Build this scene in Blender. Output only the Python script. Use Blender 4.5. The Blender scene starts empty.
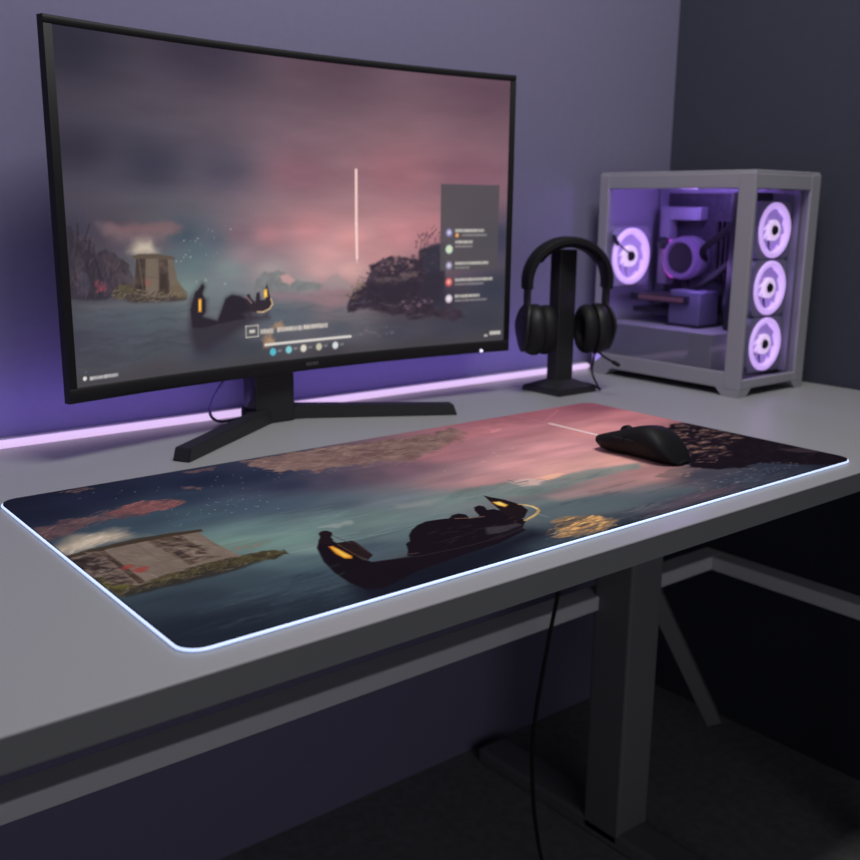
import bpy, bmesh, math, random
import numpy as np
from mathutils import Vector, Matrix
random.seed(7)
sc = bpy.context.scene
C = bpy.context.collection
# metres; the desk top is z = 0, the floor z = -0.73; the back wall runs along x

# ------------------------------------------------------------------ helpers
def lin(c):
    out = []
    for v in c[:3]:
        v = v / 255.0
        out.append(v / 12.92 if v <= 0.04045 else ((v + 0.055) / 1.055) ** 2.4)
    return tuple(out)

def mat(name, col, rough=0.5, metal=0.0, spec=0.5, emit=None, estr=0.0, bump=0.0, bscale=200.0, vary=0.0):
    m = bpy.data.materials.new(name); m.use_nodes = True
    nt = m.node_tree; b = nt.nodes['Principled BSDF']
    b.inputs['Base Color'].default_value = (*col, 1)
    b.inputs['Roughness'].default_value = rough
    b.inputs['Metallic'].default_value = metal
    b.inputs['Specular IOR Level'].default_value = spec
    if emit is not None:
        b.inputs['Emission Color'].default_value = (*emit, 1)
        b.inputs['Emission Strength'].default_value = estr
    if bump or vary:
        tc = nt.nodes.new('ShaderNodeTexCoord')
        nz = nt.nodes.new('ShaderNodeTexNoise'); nz.inputs['Scale'].default_value = bscale
        nz.inputs['Detail'].default_value = 5
        nt.links.new(tc.outputs['Object'], nz.inputs['Vector'])
        if bump:
            bp = nt.nodes.new('ShaderNodeBump'); bp.inputs['Strength'].default_value = bump
            bp.inputs['Distance'].default_value = 0.001
            nt.links.new(nz.outputs['Fac'], bp.inputs['Height'])
            nt.links.new(bp.outputs['Normal'], b.inputs['Normal'])
        if vary:
            rp = nt.nodes.new('ShaderNodeValToRGB')
            rp.color_ramp.elements[0].position = 0.3; rp.color_ramp.elements[1].position = 0.7
            rp.color_ramp.elements[0].color = (*[v * (1 - vary) for v in col], 1)
            rp.color_ramp.elements[1].color = (*[min(1, v * (1 + vary)) for v in col], 1)
            nt.links.new(nz.outputs['Fac'], rp.inputs['Fac'])
            nt.links.new(rp.outputs['Color'], b.inputs['Base Color'])
    return m

def attr_mat(name, emission=False, rough=0.85, spec=0.2, estr=1.0):
    m = bpy.data.materials.new(name); m.use_nodes = True
    nt = m.node_tree; b = nt.nodes['Principled BSDF']
    a = nt.nodes.new('ShaderNodeAttribute'); a.attribute_name = 'art'
    b.inputs['Roughness'].default_value = rough
    b.inputs['Specular IOR Level'].default_value = spec
    if emission:
        b.inputs['Base Color'].default_value = (0.004, 0.004, 0.005, 1)
        nt.links.new(a.outputs['Color'], b.inputs['Emission Color'])
        b.inputs['Emission Strength'].default_value = estr
    else:
        nt.links.new(a.outputs['Color'], b.inputs['Base Color'])
        tc = nt.nodes.new('ShaderNodeTexCoord')
        nz = nt.nodes.new('ShaderNodeTexNoise'); nz.inputs['Scale'].default_value = 1500
        bp = nt.nodes.new('ShaderNodeBump'); bp.inputs['Strength'].default_value = 0.12
        bp.inputs['Distance'].default_value = 0.0004
        nt.links.new(tc.outputs['Object'], nz.inputs['Vector'])
        nt.links.new(nz.outputs['Fac'], bp.inputs['Height'])
        nt.links.new(bp.outputs['Normal'], b.inputs['Normal'])
    return m

def glass_mat(name, tint=(0.86, 0.86, 0.9), refl=0.09):
    m = bpy.data.materials.new(name); m.use_nodes = True
    nt = m.node_tree; nt.nodes.clear()
    o = nt.nodes.new('ShaderNodeOutputMaterial'); mx = nt.nodes.new('ShaderNodeMixShader')
    t = nt.nodes.new('ShaderNodeBsdfTransparent'); g = nt.nodes.new('ShaderNodeBsdfGlossy')
    lw = nt.nodes.new('ShaderNodeLayerWeight'); pw_ = nt.nodes.new('ShaderNodeMath'); pw_.operation = 'POWER'; pw_.inputs[1].default_value = 5
    fr = nt.nodes.new('ShaderNodeMath'); fr.operation = 'MULTIPLY_ADD'; fr.inputs[1].default_value = 0.55; fr.inputs[2].default_value = 0.035
    nt.links.new(lw.outputs['Facing'], pw_.inputs[0]); nt.links.new(pw_.outputs[0], fr.inputs[0])
    t.inputs['Color'].default_value = (*tint, 1); g.inputs['Roughness'].default_value = 0.04
    nt.links.new(fr.outputs[0], mx.inputs['Fac'])
    nt.links.new(t.outputs['BSDF'], mx.inputs[1]); nt.links.new(g.outputs['BSDF'], mx.inputs[2])
    nt.links.new(mx.outputs['Shader'], o.inputs['Surface'])
    return m

CURVED = set()
def obj(name, bm, material, parent=None, smooth=True):
    smooth = smooth and id(bm) in CURVED; CURVED.discard(id(bm))
    me = bpy.data.meshes.new(name)
    bmesh.ops.recalc_face_normals(bm, faces=bm.faces)
    bm.to_mesh(me); bm.free()
    me.materials.append(material)
    if smooth:
        me.polygons.foreach_set('use_smooth', [True] * len(me.polygons))
        me.set_sharp_from_angle(angle=math.radians(50))
    o = bpy.data.objects.new(name, me); C.objects.link(o)
    if parent is not None:
        o.parent = parent
    return o

def thing(name, label, cat, loc=(0, 0, 0), rz=0.0, group=None):
    o = bpy.data.objects.new(name, None); C.objects.link(o)
    o.location = loc; o.rotation_euler = (0, 0, rz); o.empty_display_size = 0.02
    o['label'] = label; o['category'] = cat
    if group: o['group'] = group
    return o

def box(bm, x0, x1, y0, y1, z0, z1, bev=0.0, seg=2, M=None):
    t = bmesh.new()
    bmesh.ops.create_cube(t, size=1.0)
    for v in t.verts:
        v.co = Vector(((x0 + x1) / 2 + v.co.x * (x1 - x0), (y0 + y1) / 2 + v.co.y * (y1 - y0), (z0 + z1) / 2 + v.co.z * (z1 - z0)))
    if bev:
        bmesh.ops.bevel(t, geom=t.edges[:], offset=bev, segments=seg, profile=0.5, affect='EDGES')
    merge(bm, t, M)

def merge(bm, t, M=None):
    if M is not None:
        bmesh.ops.transform(t, matrix=M, verts=t.verts)
    tmp = bpy.data.meshes.new('tmp'); t.to_mesh(tmp); t.free()
    bm.from_mesh(tmp); bpy.data.meshes.remove(tmp)

def prism(bm, pts, z0, z1, bev=0.0, M=None, seg=2):
    """vertical prism over plan polygon pts"""
    t = bmesh.new()
    lo = [t.verts.new((p[0], p[1], z0)) for p in pts]; hi = [t.verts.new((p[0], p[1], z1)) for p in pts]
    n = len(pts)
    t.faces.new(hi); t.faces.new(lo[::-1])
    for i in range(n):
        t.faces.new((lo[i], lo[(i + 1) % n], hi[(i + 1) % n], hi[i]))
    if bev:
        bmesh.ops.bevel(t, geom=t.edges[:], offset=bev, segments=seg, profile=0.5, affect='EDGES')
    merge(bm, t, M)

def loft(bm, rings, closed_ring=True, caps=True, closed_path=False):
    CURVED.add(id(bm))
    vs = [[bm.verts.new(p) for p in r] for r in rings]
    n = len(vs[0]); k = len(vs)
    for i in range(k if closed_path else k - 1):
        a, b = vs[i], vs[(i + 1) % k]
        for j in range(n if closed_ring else n - 1):
            bm.faces.new((a[j], a[(j + 1) % n], b[(j + 1) % n], b[j]))
    if caps and not closed_path:
        bm.faces.new(vs[0][::-1]); bm.faces.new(vs[-1])

def tube(bm, pts, r, n=10, caps=True, closed=False):
    pts = [Vector(p) for p in pts]; k = len(pts)
    rr = r if isinstance(r, (list, tuple)) else [r] * k
    rings = []; prev = None
    for i, p in enumerate(pts):
        if closed: d = pts[(i + 1) % k] - pts[i - 1]
        else: d = pts[min(i + 1, k - 1)] - pts[max(i - 1, 0)]
        d.normalize()
        if prev is None:
            u = Vector((0, 0, 1)) if abs(d.z) < 0.9 else Vector((1, 0, 0))
        else: u = prev
        u = (u - d * u.dot(d)).normalized(); prev = u
        w = d.cross(u)
        rings.append([p + (u * math.cos(2 * math.pi * j / n) + w * math.sin(2 * math.pi * j / n)) * rr[i] for j in range(n)])
    loft(bm, rings, True, caps, closed)

def spline(pts, n=8):
    pts = [Vector(p) for p in pts]; out = []
    for i in range(len(pts) - 1):
        p0, p1, p2, p3 = pts[max(i - 1, 0)], pts[i], pts[i + 1], pts[min(i + 2, len(pts) - 1)]
        for s in range(n):
            t = s / n
            out.append(0.5 * ((2 * p1) + (p2 - p0) * t + (2 * p0 - 5 * p1 + 4 * p2 - p3) * t * t + (3 * p1 - p0 - 3 * p2 + p3) * t ** 3))
    out.append(pts[-1]); return out

def lathe(bm, prof, n=40, M=None, axis='y', sx=1.0, sz=1.0):
    """profile (r, h) turned about the y axis; sx/sz squash the circle"""
    CURVED.add(id(bm)); t = bmesh.new(); rings = []
    for r, h in prof:
        rings.append([t.verts.new((r * sx * math.cos(2 * math.pi * j / n), h, r * sz * math.sin(2 * math.pi * j / n))) for j in range(n)])
    for i in range(len(rings) - 1):
        for j in range(n):
            t.faces.new((rings[i][j], rings[i][(j + 1) % n], rings[i + 1][(j + 1) % n], rings[i + 1][j]))
    if prof[0] == prof[-1]:
        bmesh.ops.remove_doubles(t, verts=t.verts, dist=1e-7)
    else:
        t.faces.new(rings[0][::-1]); t.faces.new(rings[-1])
    merge(bm, t, M)

def annulus(bm, r0, r1, h0, h1, n=48, M=None, bev=0.0):
    b = bev
    prof = [(r0, h0 + b), (r0 + b, h0), (r1 - b, h0), (r1, h0 + b), (r1, h1), (r0, h1), (r0, h0 + b)] if b else [(r0, h0), (r1, h0), (r1, h1), (r0, h1), (r0, h0)]
    lathe(bm, prof, n, M)

# ------------------------------------------------------------------ painting (numpy): colours of the printed pad and of the picture shown on the screen
class Noise:
    def __init__(s, seed):
        s.t = np.random.RandomState(seed).rand(256, 256)
    def v(s, x, y):
        xi = np.floor(x).astype(int); yi = np.floor(y).astype(int)
        fx = x - xi; fy = y - yi
        fx = fx * fx * (3 - 2 * fx); fy = fy * fy * (3 - 2 * fy)
        t = s.t
        a = t[xi & 255, yi & 255]; b = t[(xi + 1) & 255, yi & 255]; c = t[xi & 255, (yi + 1) & 255]; d = t[(xi + 1) & 255, (yi + 1) & 255]
        return (a * (1 - fx) + b * fx) * (1 - fy) + (c * (1 - fx) + d * fx) * fy
    def fbm(s, x, y, o=4):
        r = 0; a = 0.5; tot = 0
        for i in range(o):
            r = r + a * s.v(x + 17.3 * i, y + 9.1 * i); tot += a; a *= 0.5; x = x * 2.03; y = y * 2.03
        return r / tot - 0.5

class Canvas:
    """paints on a grid of points X, Y (metres on the surface); rows share Y, columns are evenly spaced"""
    def __init__(s, X, Y, seed):
        s.X, s.Y = X, Y; s.img = np.zeros(X.shape + (3,)); s.N = Noise(seed)
        s.ry = Y[:, 0]; s.cx = X[X.shape[0] // 2]
    def base(s, samples, power=3.2, sy=1.0):
        num = np.zeros(s.img.shape); den = np.zeros(s.X.shape)
        for x, y, c in samples:
            c = np.array(c, float); c[0] += max(0.0, c[1] - c[0] - 6) * 0.45; k = max(0.0, c[0] - c[1] - 45) * 0.35; c[1] += k; c[2] += k * 0.9; c[0] -= k * 0.4
            w = 1.0 / ((s.X - x) ** 2 + ((s.Y - y) * sy) ** 2 + 1.5e-4) ** (power / 2)
            num += w[..., None] * c; den += w
        s.img = num / den[..., None]
    def win(s, x0, x1, y0, y1):
        r0, r1 = np.searchsorted(s.ry, [y0, y1]); c0, c1 = np.searchsorted(s.cx, [x0, x1])
        return (slice(r0, max(r1, r0)), slice(max(c0 - 1, 0), max(c1 + 1, c0)))
    def sd(s, pts, m):
        P = np.array([p[:2] for p in pts]); x0, y0 = P.min(0) - m; x1, y1 = P.max(0) + m
        sel = s.win(x0, x1, y0, y1)
        x = s.X[sel]; y = s.Y[sel]
        d = np.full(x.shape, 1e9); ins = np.zeros(x.shape, bool); n = len(P)
        for i in range(n):
            a = P[i]; b = P[(i + 1) % n]; e = b - a
            L = max(e @ e, 1e-12)
            t = np.clip(((x - a[0]) * e[0] + (y - a[1]) * e[1]) / L, 0, 1)
            d = np.minimum(d, np.hypot(x - a[0] - t * e[0], y - a[1] - t * e[1]))
            c = (a[1] > y) != (b[1] > y)
            with np.errstate(divide='ignore', invalid='ignore'):
                ins ^= c & (x < (b[0] - a[0]) * (y - a[1]) / (b[1] - a[1] if b[1] != a[1] else 1e-12) + a[0])
        return sel, x, y, np.where(ins, -d, d)
    def put(s, sel, a, col):
        s.img[sel] = s.img[sel] * (1 - a[..., None]) + np.asarray(col, float) * a[..., None]
    def poly(s, pts, col, soft=0.0015, rough=0.0, ns=60.0, ax=1.0, op=1.0, var=0.0, vs=120.0, vax=1.0, col2=None):
        sel, x, y, d = s.sd(pts, soft * 2 + rough)
        if rough: d = d + rough * 2 * s.N.fbm(x * ns * ax, y * ns)
        a = np.clip(0.5 - d / (2 * soft), 0, 1); a = a * a * (3 - 2 * a) * op
        c = np.zeros(x.shape + (3,)) + np.array(col, float)
        if var:
            f = s.N.fbm(x * vs * vax + 3.3, y * vs + 7.7)
            if col2 is not None:
                t = np.clip(0.5 + f * var * 4, 0, 1)[..., None]; c = c * (1 - t) + np.array(col2, float) * t
            else: c = c * (1 + f[..., None] * var * 2)
        s.put(sel, a, c)
    def inside(s, P, x, y):
        ins = False
        for i in range(len(P)):
            a, b = P[i], P[(i + 1) % len(P)]
            if (a[1] > y) != (b[1] > y) and x < (b[0] - a[0]) * (y - a[1]) / (b[1] - a[1]) + a[0]: ins = not ins
        return ins
    def specks(s, pts, col, count, r=0.001, op=0.9, seed=1, stretch=1.0):
        P = np.array([p[:2] for p in pts]); rs = np.random.RandomState(seed)
        for n in range(count):
            x, y = P.min(0) + rs.rand(2) * (P.max(0) - P.min(0))
            rr = r * (0.5 + rs.rand()); o = op * (0.4 + 0.6 * rs.rand())
            if not s.inside(P, x, y): continue
            sel = s.win(x - rr * 3 * stretch, x + rr * 3 * stretch, y - rr * 3, y + rr * 3)
            d = np.hypot((s.X[sel] - x) / stretch, s.Y[sel] - y) / rr
            s.put(sel, np.clip(1.4 - d, 0, 1) * o, col)
    def strokes(s, pts, cols, count, l=0.01, w=0.0007, ang=(-0.5, 0.5), op=0.6, seed=1, soft=0.0007):
        P = np.array([p[:2] for p in pts]); rs = np.random.RandomState(seed)
        for n in range(count):
            x, y = P.min(0) + rs.rand(2) * (P.max(0) - P.min(0)); a = ang[0] + rs.rand() * (ang[1] - ang[0])
            ll = l * (0.4 + rs.rand()); ww = w * (0.5 + rs.rand()); o = op * (0.4 + 0.6 * rs.rand()); ci = rs.randint(len(cols))
            if not s.inside(P, x, y): continue
            dx, dy = ll * math.cos(a) / 2, ll * math.sin(a) / 2; bend = (rs.rand() - 0.5) * ll * 0.3
            s.line([(x - dx, y - dy), (x - bend * math.sin(a), y + bend * math.cos(a)), (x + dx, y + dy)], ww, cols[ci], o, soft)
    def line(s, pts, w, col, op=1.0, soft=0.0008):
        for a, b in zip(pts, pts[1:]):
            a = np.array(a[:2]); b = np.array(b[:2]); m = w + soft * 3
            sel = s.win(min(a[0], b[0]) - m, max(a[0], b[0]) + m, min(a[1], b[1]) - m, max(a[1], b[1]) + m)
            x = s.X[sel]; y = s.Y[sel]; e = b - a; t = np.clip(((x - a[0]) * e[0] + (y - a[1]) * e[1]) / max(e @ e, 1e-12), 0, 1)
            d = np.hypot(x - a[0] - t * e[0], y - a[1] - t * e[1])
            s.put(sel, np.clip((w - d) / soft + 0.5, 0, 1) * op, col)
    def disc(s, x, y, r, col, soft=0.0008, op=1.0):
        m = r + soft * 2; sel = s.win(x - m, x + m, y - m, y + m)
        d = np.hypot(s.X[sel] - x, s.Y[sel] - y)
        s.put(sel, np.clip((r - d) / soft + 0.5, 0, 1) * op, col)
    def rect(s, x0, x1, y0, y1, col, soft=0.0008, op=1.0):
        m = soft * 2; sel = s.win(x0 - m, x1 + m, y0 - m, y1 + m)
        d = np.maximum(np.maximum(x0 - s.X[sel], s.X[sel] - x1), np.maximum(y0 - s.Y[sel], s.Y[sel] - y1))
        s.put(sel, np.clip(0.5 - d / soft, 0, 1) * op, col)
    def grain(s, amp, sx, sy):
        s.img *= (1 + amp * 2 * s.N.fbm(s.X * sx, s.Y * sy, 5))[..., None]
    def linear(s, gain):
        v = np.clip(s.img, 0, 255) / 255.0
        return np.where(v <= 0.04045, v / 12.92, ((v + 0.055) / 1.055) ** 2.4) * gain

def set_art(me, rgb):
    a = me.color_attributes.new('art', 'FLOAT_COLOR', 'POINT')
    rgba = np.ones((len(me.vertices), 4), np.float32); rgba[:len(rgb), :3] = rgb
    a.data.foreach_set('color', rgba.ravel())

def grid_mesh(name, co, nu, nv, extra_v=(), extra_f=()):
    """co: (nv*nu, 3) row by row"""
    idx = np.arange(nu * nv).reshape(nv, nu)
    q = np.stack([idx[:-1, :-1], idx[:-1, 1:], idx[1:, 1:], idx[1:, :-1]], -1).reshape(-1, 4)
    me = bpy.data.meshes.new(name)
    me.from_pydata([tuple(c) for c in co] + list(extra_v), [], q.tolist() + list(extra_f))
    me.polygons.foreach_set('use_smooth', [True] * len(me.polygons))
    return me, idx

# ------------------------------------------------------------------ materials
M_desk = mat('desk_laminate', (0.305, 0.31, 0.32), 0.36, spec=0.36, bump=0.02, bscale=300, vary=0.02)
M_deskedge = mat('desk_frame_paint', (0.15, 0.147, 0.16), 0.55)
M_frontshade = mat('desk_front_shade_tone', (0.16, 0.164, 0.172), 0.5)
M_bar = mat('desk_stretcher_paint', (0.6, 0.59, 0.63), 0.55)
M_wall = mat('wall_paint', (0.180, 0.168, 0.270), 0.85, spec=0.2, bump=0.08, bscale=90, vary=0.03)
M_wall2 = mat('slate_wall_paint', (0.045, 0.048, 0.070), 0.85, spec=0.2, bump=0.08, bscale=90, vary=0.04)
M_floor = mat('dark_floor', (0.2, 0.2, 0.205), 0.6, bump=0.1, bscale=60, vary=0.15)
M_black = mat('black_plastic', (0.009, 0.009, 0.010), 0.5, spec=0.3, bump=0.03, bscale=900)
M_black2 = mat('black_matt_metal', (0.016, 0.016, 0.018), 0.5, spec=0.4, bump=0.03, bscale=900)
M_mouse = mat('mouse_shell_plastic', (0.007, 0.007, 0.008), 0.6, spec=0.22, bump=0.02, bscale=1200)
M_rubber = mat('black_rubber', (0.009, 0.009, 0.01), 0.75, spec=0.25, bump=0.06, bscale=500)
M_leather = mat('black_leatherette', (0.008, 0.008, 0.009), 0.6, spec=0.25, bump=0.12, bscale=250)
M_white = mat('white_powder_coat', (0.30, 0.29, 0.33), 0.5, spec=0.35, bump=0.03, bscale=600)
M_whitein = mat('white_interior_panel', (0.36, 0.33, 0.46), 0.5, spec=0.3)
M_board = mat('circuit_board', (0.05, 0.045, 0.07), 0.6, bump=0.3, bscale=120, vary=0.4)
M_dark = mat('dark_component', (0.02, 0.018, 0.028), 0.45)
M_glass = glass_mat('tempered_glass')
M_strip = mat('violet_led_diffuser', (0.2, 0.18, 0.22), 0.5, emit=(0.74, 0.53, 0.87), estr=1.0)
M_pedge = mat('cool_white_light_guide', (0.6, 0.7, 0.9), 0.4, emit=(0.52, 0.64, 0.98), estr=0.95)
M_ring = mat('violet_light_ring', (0.7, 0.6, 0.8), 0.5, emit=(0.74, 0.47, 1.0), estr=1.02)
M_hubring = mat('bright_hub_light', (0.6, 0.5, 0.6), 0.5, emit=(0.90, 0.68, 0.98), estr=1.0)
M_blade = mat('frosted_fan_blade', (0.45, 0.4, 0.55), 0.5, emit=(0.36, 0.20, 0.72), estr=0.55)
M_pink = mat('magenta_glow', (0.5, 0.1, 0.5), 0.5, emit=(0.8, 0.10, 0.85), estr=0.9)
M_led = mat('power_led', (0.8, 0.8, 0.9), 0.4, emit=(0.75, 0.72, 1.0), estr=1.0)
M_logo = mat('grey_logo_print', (0.09, 0.09, 0.1), 0.5)

# ------------------------------------------------------------------ the setting
def struct(name, bm, m):
    o = obj(name, bm, m, smooth=False); o['kind'] = 'structure'; return o
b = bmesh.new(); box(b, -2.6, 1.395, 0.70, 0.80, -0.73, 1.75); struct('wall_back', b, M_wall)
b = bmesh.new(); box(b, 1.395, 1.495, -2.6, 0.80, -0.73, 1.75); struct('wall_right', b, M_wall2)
b = bmesh.new(); box(b, -2.6, 1.495, -2.6, 0.80, -0.83, -0.73); struct('floor', b, M_floor)

# ------------------------------------------------------------------ desk
t = thing('desk', 'long light grey desk with dark underframe filling the lower half, against the violet wall', 'desk', (0.25, 0.33, -0.73))
L = Vector((-0.25, -0.33, 0.73))
def P_(o):  # world-built mesh under a thing that stands elsewhere
    o.location = -Vector(o.parent.location) if o.parent.rotation_euler.z == 0 else o.location; return o
b = bmesh.new(); box(b, -0.95, 1.385, -0.032, 0.699, -0.024, 0.0, 0.0012); P_(obj('desktop', b, M_desk, t))
b = bmesh.new(); box(b, -0.95, 1.385, -0.0335, -0.0321, -0.0238, -0.0004); P_(obj('front_shade_strip', b, M_frontshade, t))  # front is the same laminate; its shade is painted as a darker strip
b = bmesh.new(); box(b, 0.875, 0.95, 0.315, 0.39, -0.72, -0.0245, 0.004); P_(obj('leg_column', b, M_deskedge, t))
b = bmesh.new(); box(b, -0.55, -0.475, 0.315, 0.39, -0.72, -0.0245, 0.004); P_(obj('leg_column', b, M_deskedge, t))
for x in (0.91, -0.51):
    b = bmesh.new(); box(b, x - 0.035, x + 0.035, 0.04, 0.66, -0.73, -0.70, 0.006); P_(obj('foot_bar', b, M_deskedge, t))
b = bmesh.new(); box(b, -0.55, 1.215, 0.38, 0.42, -0.325, -0.30, 0.003); P_(obj('rear_stretcher', b, M_bar, t))
b = bmesh.new(); box(b, 1.175, 1.215, 0.02, 0.38, -0.325, -0.30, 0.003); P_(obj('side_stretcher', b, M_bar, t))
b = bmesh.new(); box(b, 1.17, 1.22, -0.02, 0.03, -0.73, -0.0245, 0.004); P_(obj('leg', b, M_deskedge, t))
b = bmesh.new()
tube(b, [(0.945, 0.345, -0.27), (1.165, 0.345, -0.60)], 0.018, 4); P_(obj('diagonal_brace', b, M_deskedge, t))

# cable hanging below the desk
b = bmesh.new(); tube(b, spline([(0.72, 0.3, -0.0275), (0.712, 0.3, -0.12), (0.695, 0.3, -0.22), (0.677, 0.3, -0.3), (0.665, 0.31, -0.45), (0.70, 0.33, -0.62), (0.74, 0.33, -0.726), (0.80, 0.30, -0.727)]), 0.003, 8)
o = obj('hanging_cable', b, M_rubber); o['label'] = 'thin black cable hanging in the dark below the desk edge'; o['category'] = 'cable'

# LED strip along the foot of the wall
t = thing('led_strip', 'glowing violet light strip along the foot of the wall behind the monitor', 'light strip', (0.12, 0.69, 0))
b = bmesh.new(); box(b, -0.95, 1.165, 0.692, 0.6995, 0.0002, 0.013, 0.001); P_(obj('channel', b, M_white, t))
b = bmesh.new(); tube(b, [(-0.95, 0.687, 0.0062), (1.160, 0.687, 0.0062), (1.1645, 0.687, 0.0062), (1.167, 0.687, 0.0062)], [0.0056, 0.0056, 0.0044, 0.002], 14); P_(obj('diffuser_tube', b, M_strip, t))

# ------------------------------------------------------------------ mouse pad with printed art
PW, PD, PT, PR = 0.90, 0.445, 0.0042, 0.018
LP = 0.72
def pad_art(X, Y):
    c = Canvas(X, Y, 11)
    c.base([(0.0105,0.4413,(24,27,42)),(0.0616,0.4397,(26,30,46)),(0.0916,0.4034,(28,32,50)),(0.0189,0.3714,(26,30,46)),(0.2024,0.3939,(29,34,54)),(0.2514,0.3679,(36,42,62)),(0.2730,0.3162,(44,48,66)),(0.3196,0.3069,(66,62,78)),(0.3682,0.2972,(88,74,86)),(0.4092,0.2941,(108,84,94)),(0.4923,0.3212,(145,98,104)),(0.6485,0.3801,(168,102,110)),(0.6693,0.4455,(140,86,96)),(0.7759,0.4292,(150,82,92)),(0.8836,0.4264,(132,72,84)),(0.8882,0.3301,(182,102,106)),(0.6328,0.2498,(196,130,132)),(0.7622,0.2973,(196,120,122)),(0.5393,0.2263,(192,132,132)),(0.5617,0.1812,(205,146,138)),(0.6559,0.1699,(198,140,132)),(0.4289,0.2258,(138,108,112)),(0.4564,0.2054,(165,122,122)),(0.3366,0.1978,(98,106,112)),(0.2677,0.2271,(66,82,92)),(0.2345,0.2519,(55,74,86)),(0.2015,0.2766,(52,72,86)),(0.1515,0.3360,(38,52,68)),(0.0992,0.2913,(46,66,78)),(0.1454,0.2766,(52,76,86)),(0.1626,0.2055,(74,110,110)),(0.1377,0.1883,(84,124,116)),(0.1783,0.1577,(88,130,122)),(0.2404,0.1853,(82,112,112)),(0.1814,0.1279,(96,128,124)),(0.2800,0.1557,(88,114,112)),(0.3705,0.1724,(98,118,116)),(0.1580,0.1068,(62,90,94)),(0.1004,0.0914,(48,66,74)),(0.0486,0.0775,(40,53,62)),(0.0121,0.0350,(29,36,46)),(0.0510,0.0163,(26,34,44)),(0.1333,0.0664,(44,64,74)),(0.1008,0.0131,(30,41,51)),(0.2609,0.1132,(74,98,100)),(0.2285,0.0924,(58,76,84)),(0.2261,-0.0040,(20,23,34)),(0.3091,-0.0137,(27,35,45)),(0.2603,-0.0157,(22,28,38)),(0.3721,0.0116,(45,58,66)),(0.4938,0.0581,(86,95,98)),(0.4600,0.0833,(88,102,102)),(0.5808,0.0626,(98,95,98)),(0.4667,0.0076,(46,55,62)),(0.5765,0.0187,(58,64,74)),(0.6900,0.0215,(50,55,68)),(0.7829,0.0289,(40,45,58)),(0.8787,0.0055,(20,22,32)),(0.6780,0.0675,(60,60,70)),(0.8481,0.1602,(30,22,32)),(0.8755,0.0583,(22,18,30)),(0.6435,0.0985,(150,108,108))], sy=1.5)
    c.grain(0.10, 14, 60)
    # far shore, light water and pink reflection
    c.poly([(0.3702,0.1637),(0.4077,0.1867),(0.4259,0.1877),(0.4563,0.1800),(0.4811,0.1819),(0.5053,0.1743),(0.5065,0.1578),(0.5424,0.1627),(0.5857,0.1635),(0.6183,0.1563),(0.6645,0.1456),(0.6459,0.1302),(0.5979,0.1323),(0.5499,0.1307),(0.5034,0.1251),(0.4718,0.1246),(0.4336,0.1345),(0.4022,0.1443)], (94,112,108), 0.006, 0.005, 50, op=0.7, var=0.2, vs=40, vax=0.3)
    c.poly([(0.4764,0.1802),(0.5083,0.1773),(0.5161,0.1610),(0.4969,0.1497),(0.4778,0.1589)], (204,166,156), 0.004, 0.004, 90, op=0.75)
    c.poly([(0.5129,0.1739),(0.5500,0.1733),(0.5544,0.1646),(0.5189,0.1589)], (236,170,140), 0.003, 0.002, 90, op=0.8)
    c.line([(0.4821,0.1863),(0.4817,0.1711),(0.4976,0.1696)], 0.001, (110,85,90), 0.8)
    c.poly([(0.4708,0.1160),(0.5575,0.1148),(0.6411,0.1113),(0.6946,0.0942),(0.6159,0.0766),(0.5540,0.0825),(0.4731,0.0959)], (166,122,118), 0.012, 0.010, 30, ax=0.3, op=0.55, var=0.15, vs=60, vax=0.2)
    c.poly([(0.4096,0.0911),(0.4678,0.0908),(0.5420,0.0723),(0.6300,0.0458),(0.6192,0.0243),(0.5277,0.0328),(0.4410,0.0510),(0.4114,0.0571)], (68,82,88), 0.008, 0.008, 30, ax=0.3, op=0.55)
    c.poly([(0.5006,0.0104),(0.5826,0.0233),(0.6735,0.0235),(0.6848,0.0050),(0.5787,-0.0054),(0.4958,-0.0063)], (96,62,74), 0.008, 0.008, 40, ax=0.3, op=0.4)
    c.poly([(0.2180,-0.0514),(0.3636,-0.0096),(0.4667,0.0076),(0.5938,0.0057),(0.7012,0.0029),(0.8694,0.0003),(0.8728,-0.0083),(0.5699,-0.0119),(0.3597,-0.0133),(0.2603,-0.0157)], (30,34,44), 0.008, 0.006, 30, ax=0.3, op=0.65)
    # lantern light on the water
    for pts, op in (([(0.3853,0.0380),(0.4133,0.0438),(0.4362,0.0465),(0.4572,0.0388),(0.4653,0.0247),(0.4507,0.0041),(0.4274,-0.0011),(0.3973,0.0033),(0.3990,0.0166)], 0.75), ([(0.4158,0.0380),(0.4418,0.0382),(0.4629,0.0305),(0.4531,0.0139),(0.4242,0.0088),(0.4081,0.0134)], 0.9)):
        c.poly(pts, (196,142,84), 0.004, 0.02, 70, ax=0.4, op=op, var=0.35, vs=90, vax=0.35, col2=(66,62,62))
    c.poly([(0.4459,0.0312),(0.4629,0.0305),(0.4507,0.0118),(0.4304,0.0041)], (232,176,104), 0.003, 0.008, 90, ax=0.5, op=0.7)
    c.strokes([(0.3833,0.1629),(0.4233,0.1847),(0.4782,0.1788),(0.5392,0.1596),(0.6148,0.1532),(0.5799,0.1348),(0.5063,0.1279),(0.4267,0.1397)], ((70,90,90),(112,126,120),(92,108,106)), 140, 0.03, 0.0012, (-0.1, 0.12), 0.35, 65, 0.002)
    c.strokes([(0.3853,0.0380),(0.4426,0.0457),(0.4678,0.0269),(0.4491,0.0014),(0.4109,-0.0033),(0.3859,0.0119)], ((226,172,104),(84,74,66),(186,136,84),(50,52,58)), 190, 0.014, 0.001, (-0.25, 0.3), 0.6, 66, 0.001)
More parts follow.
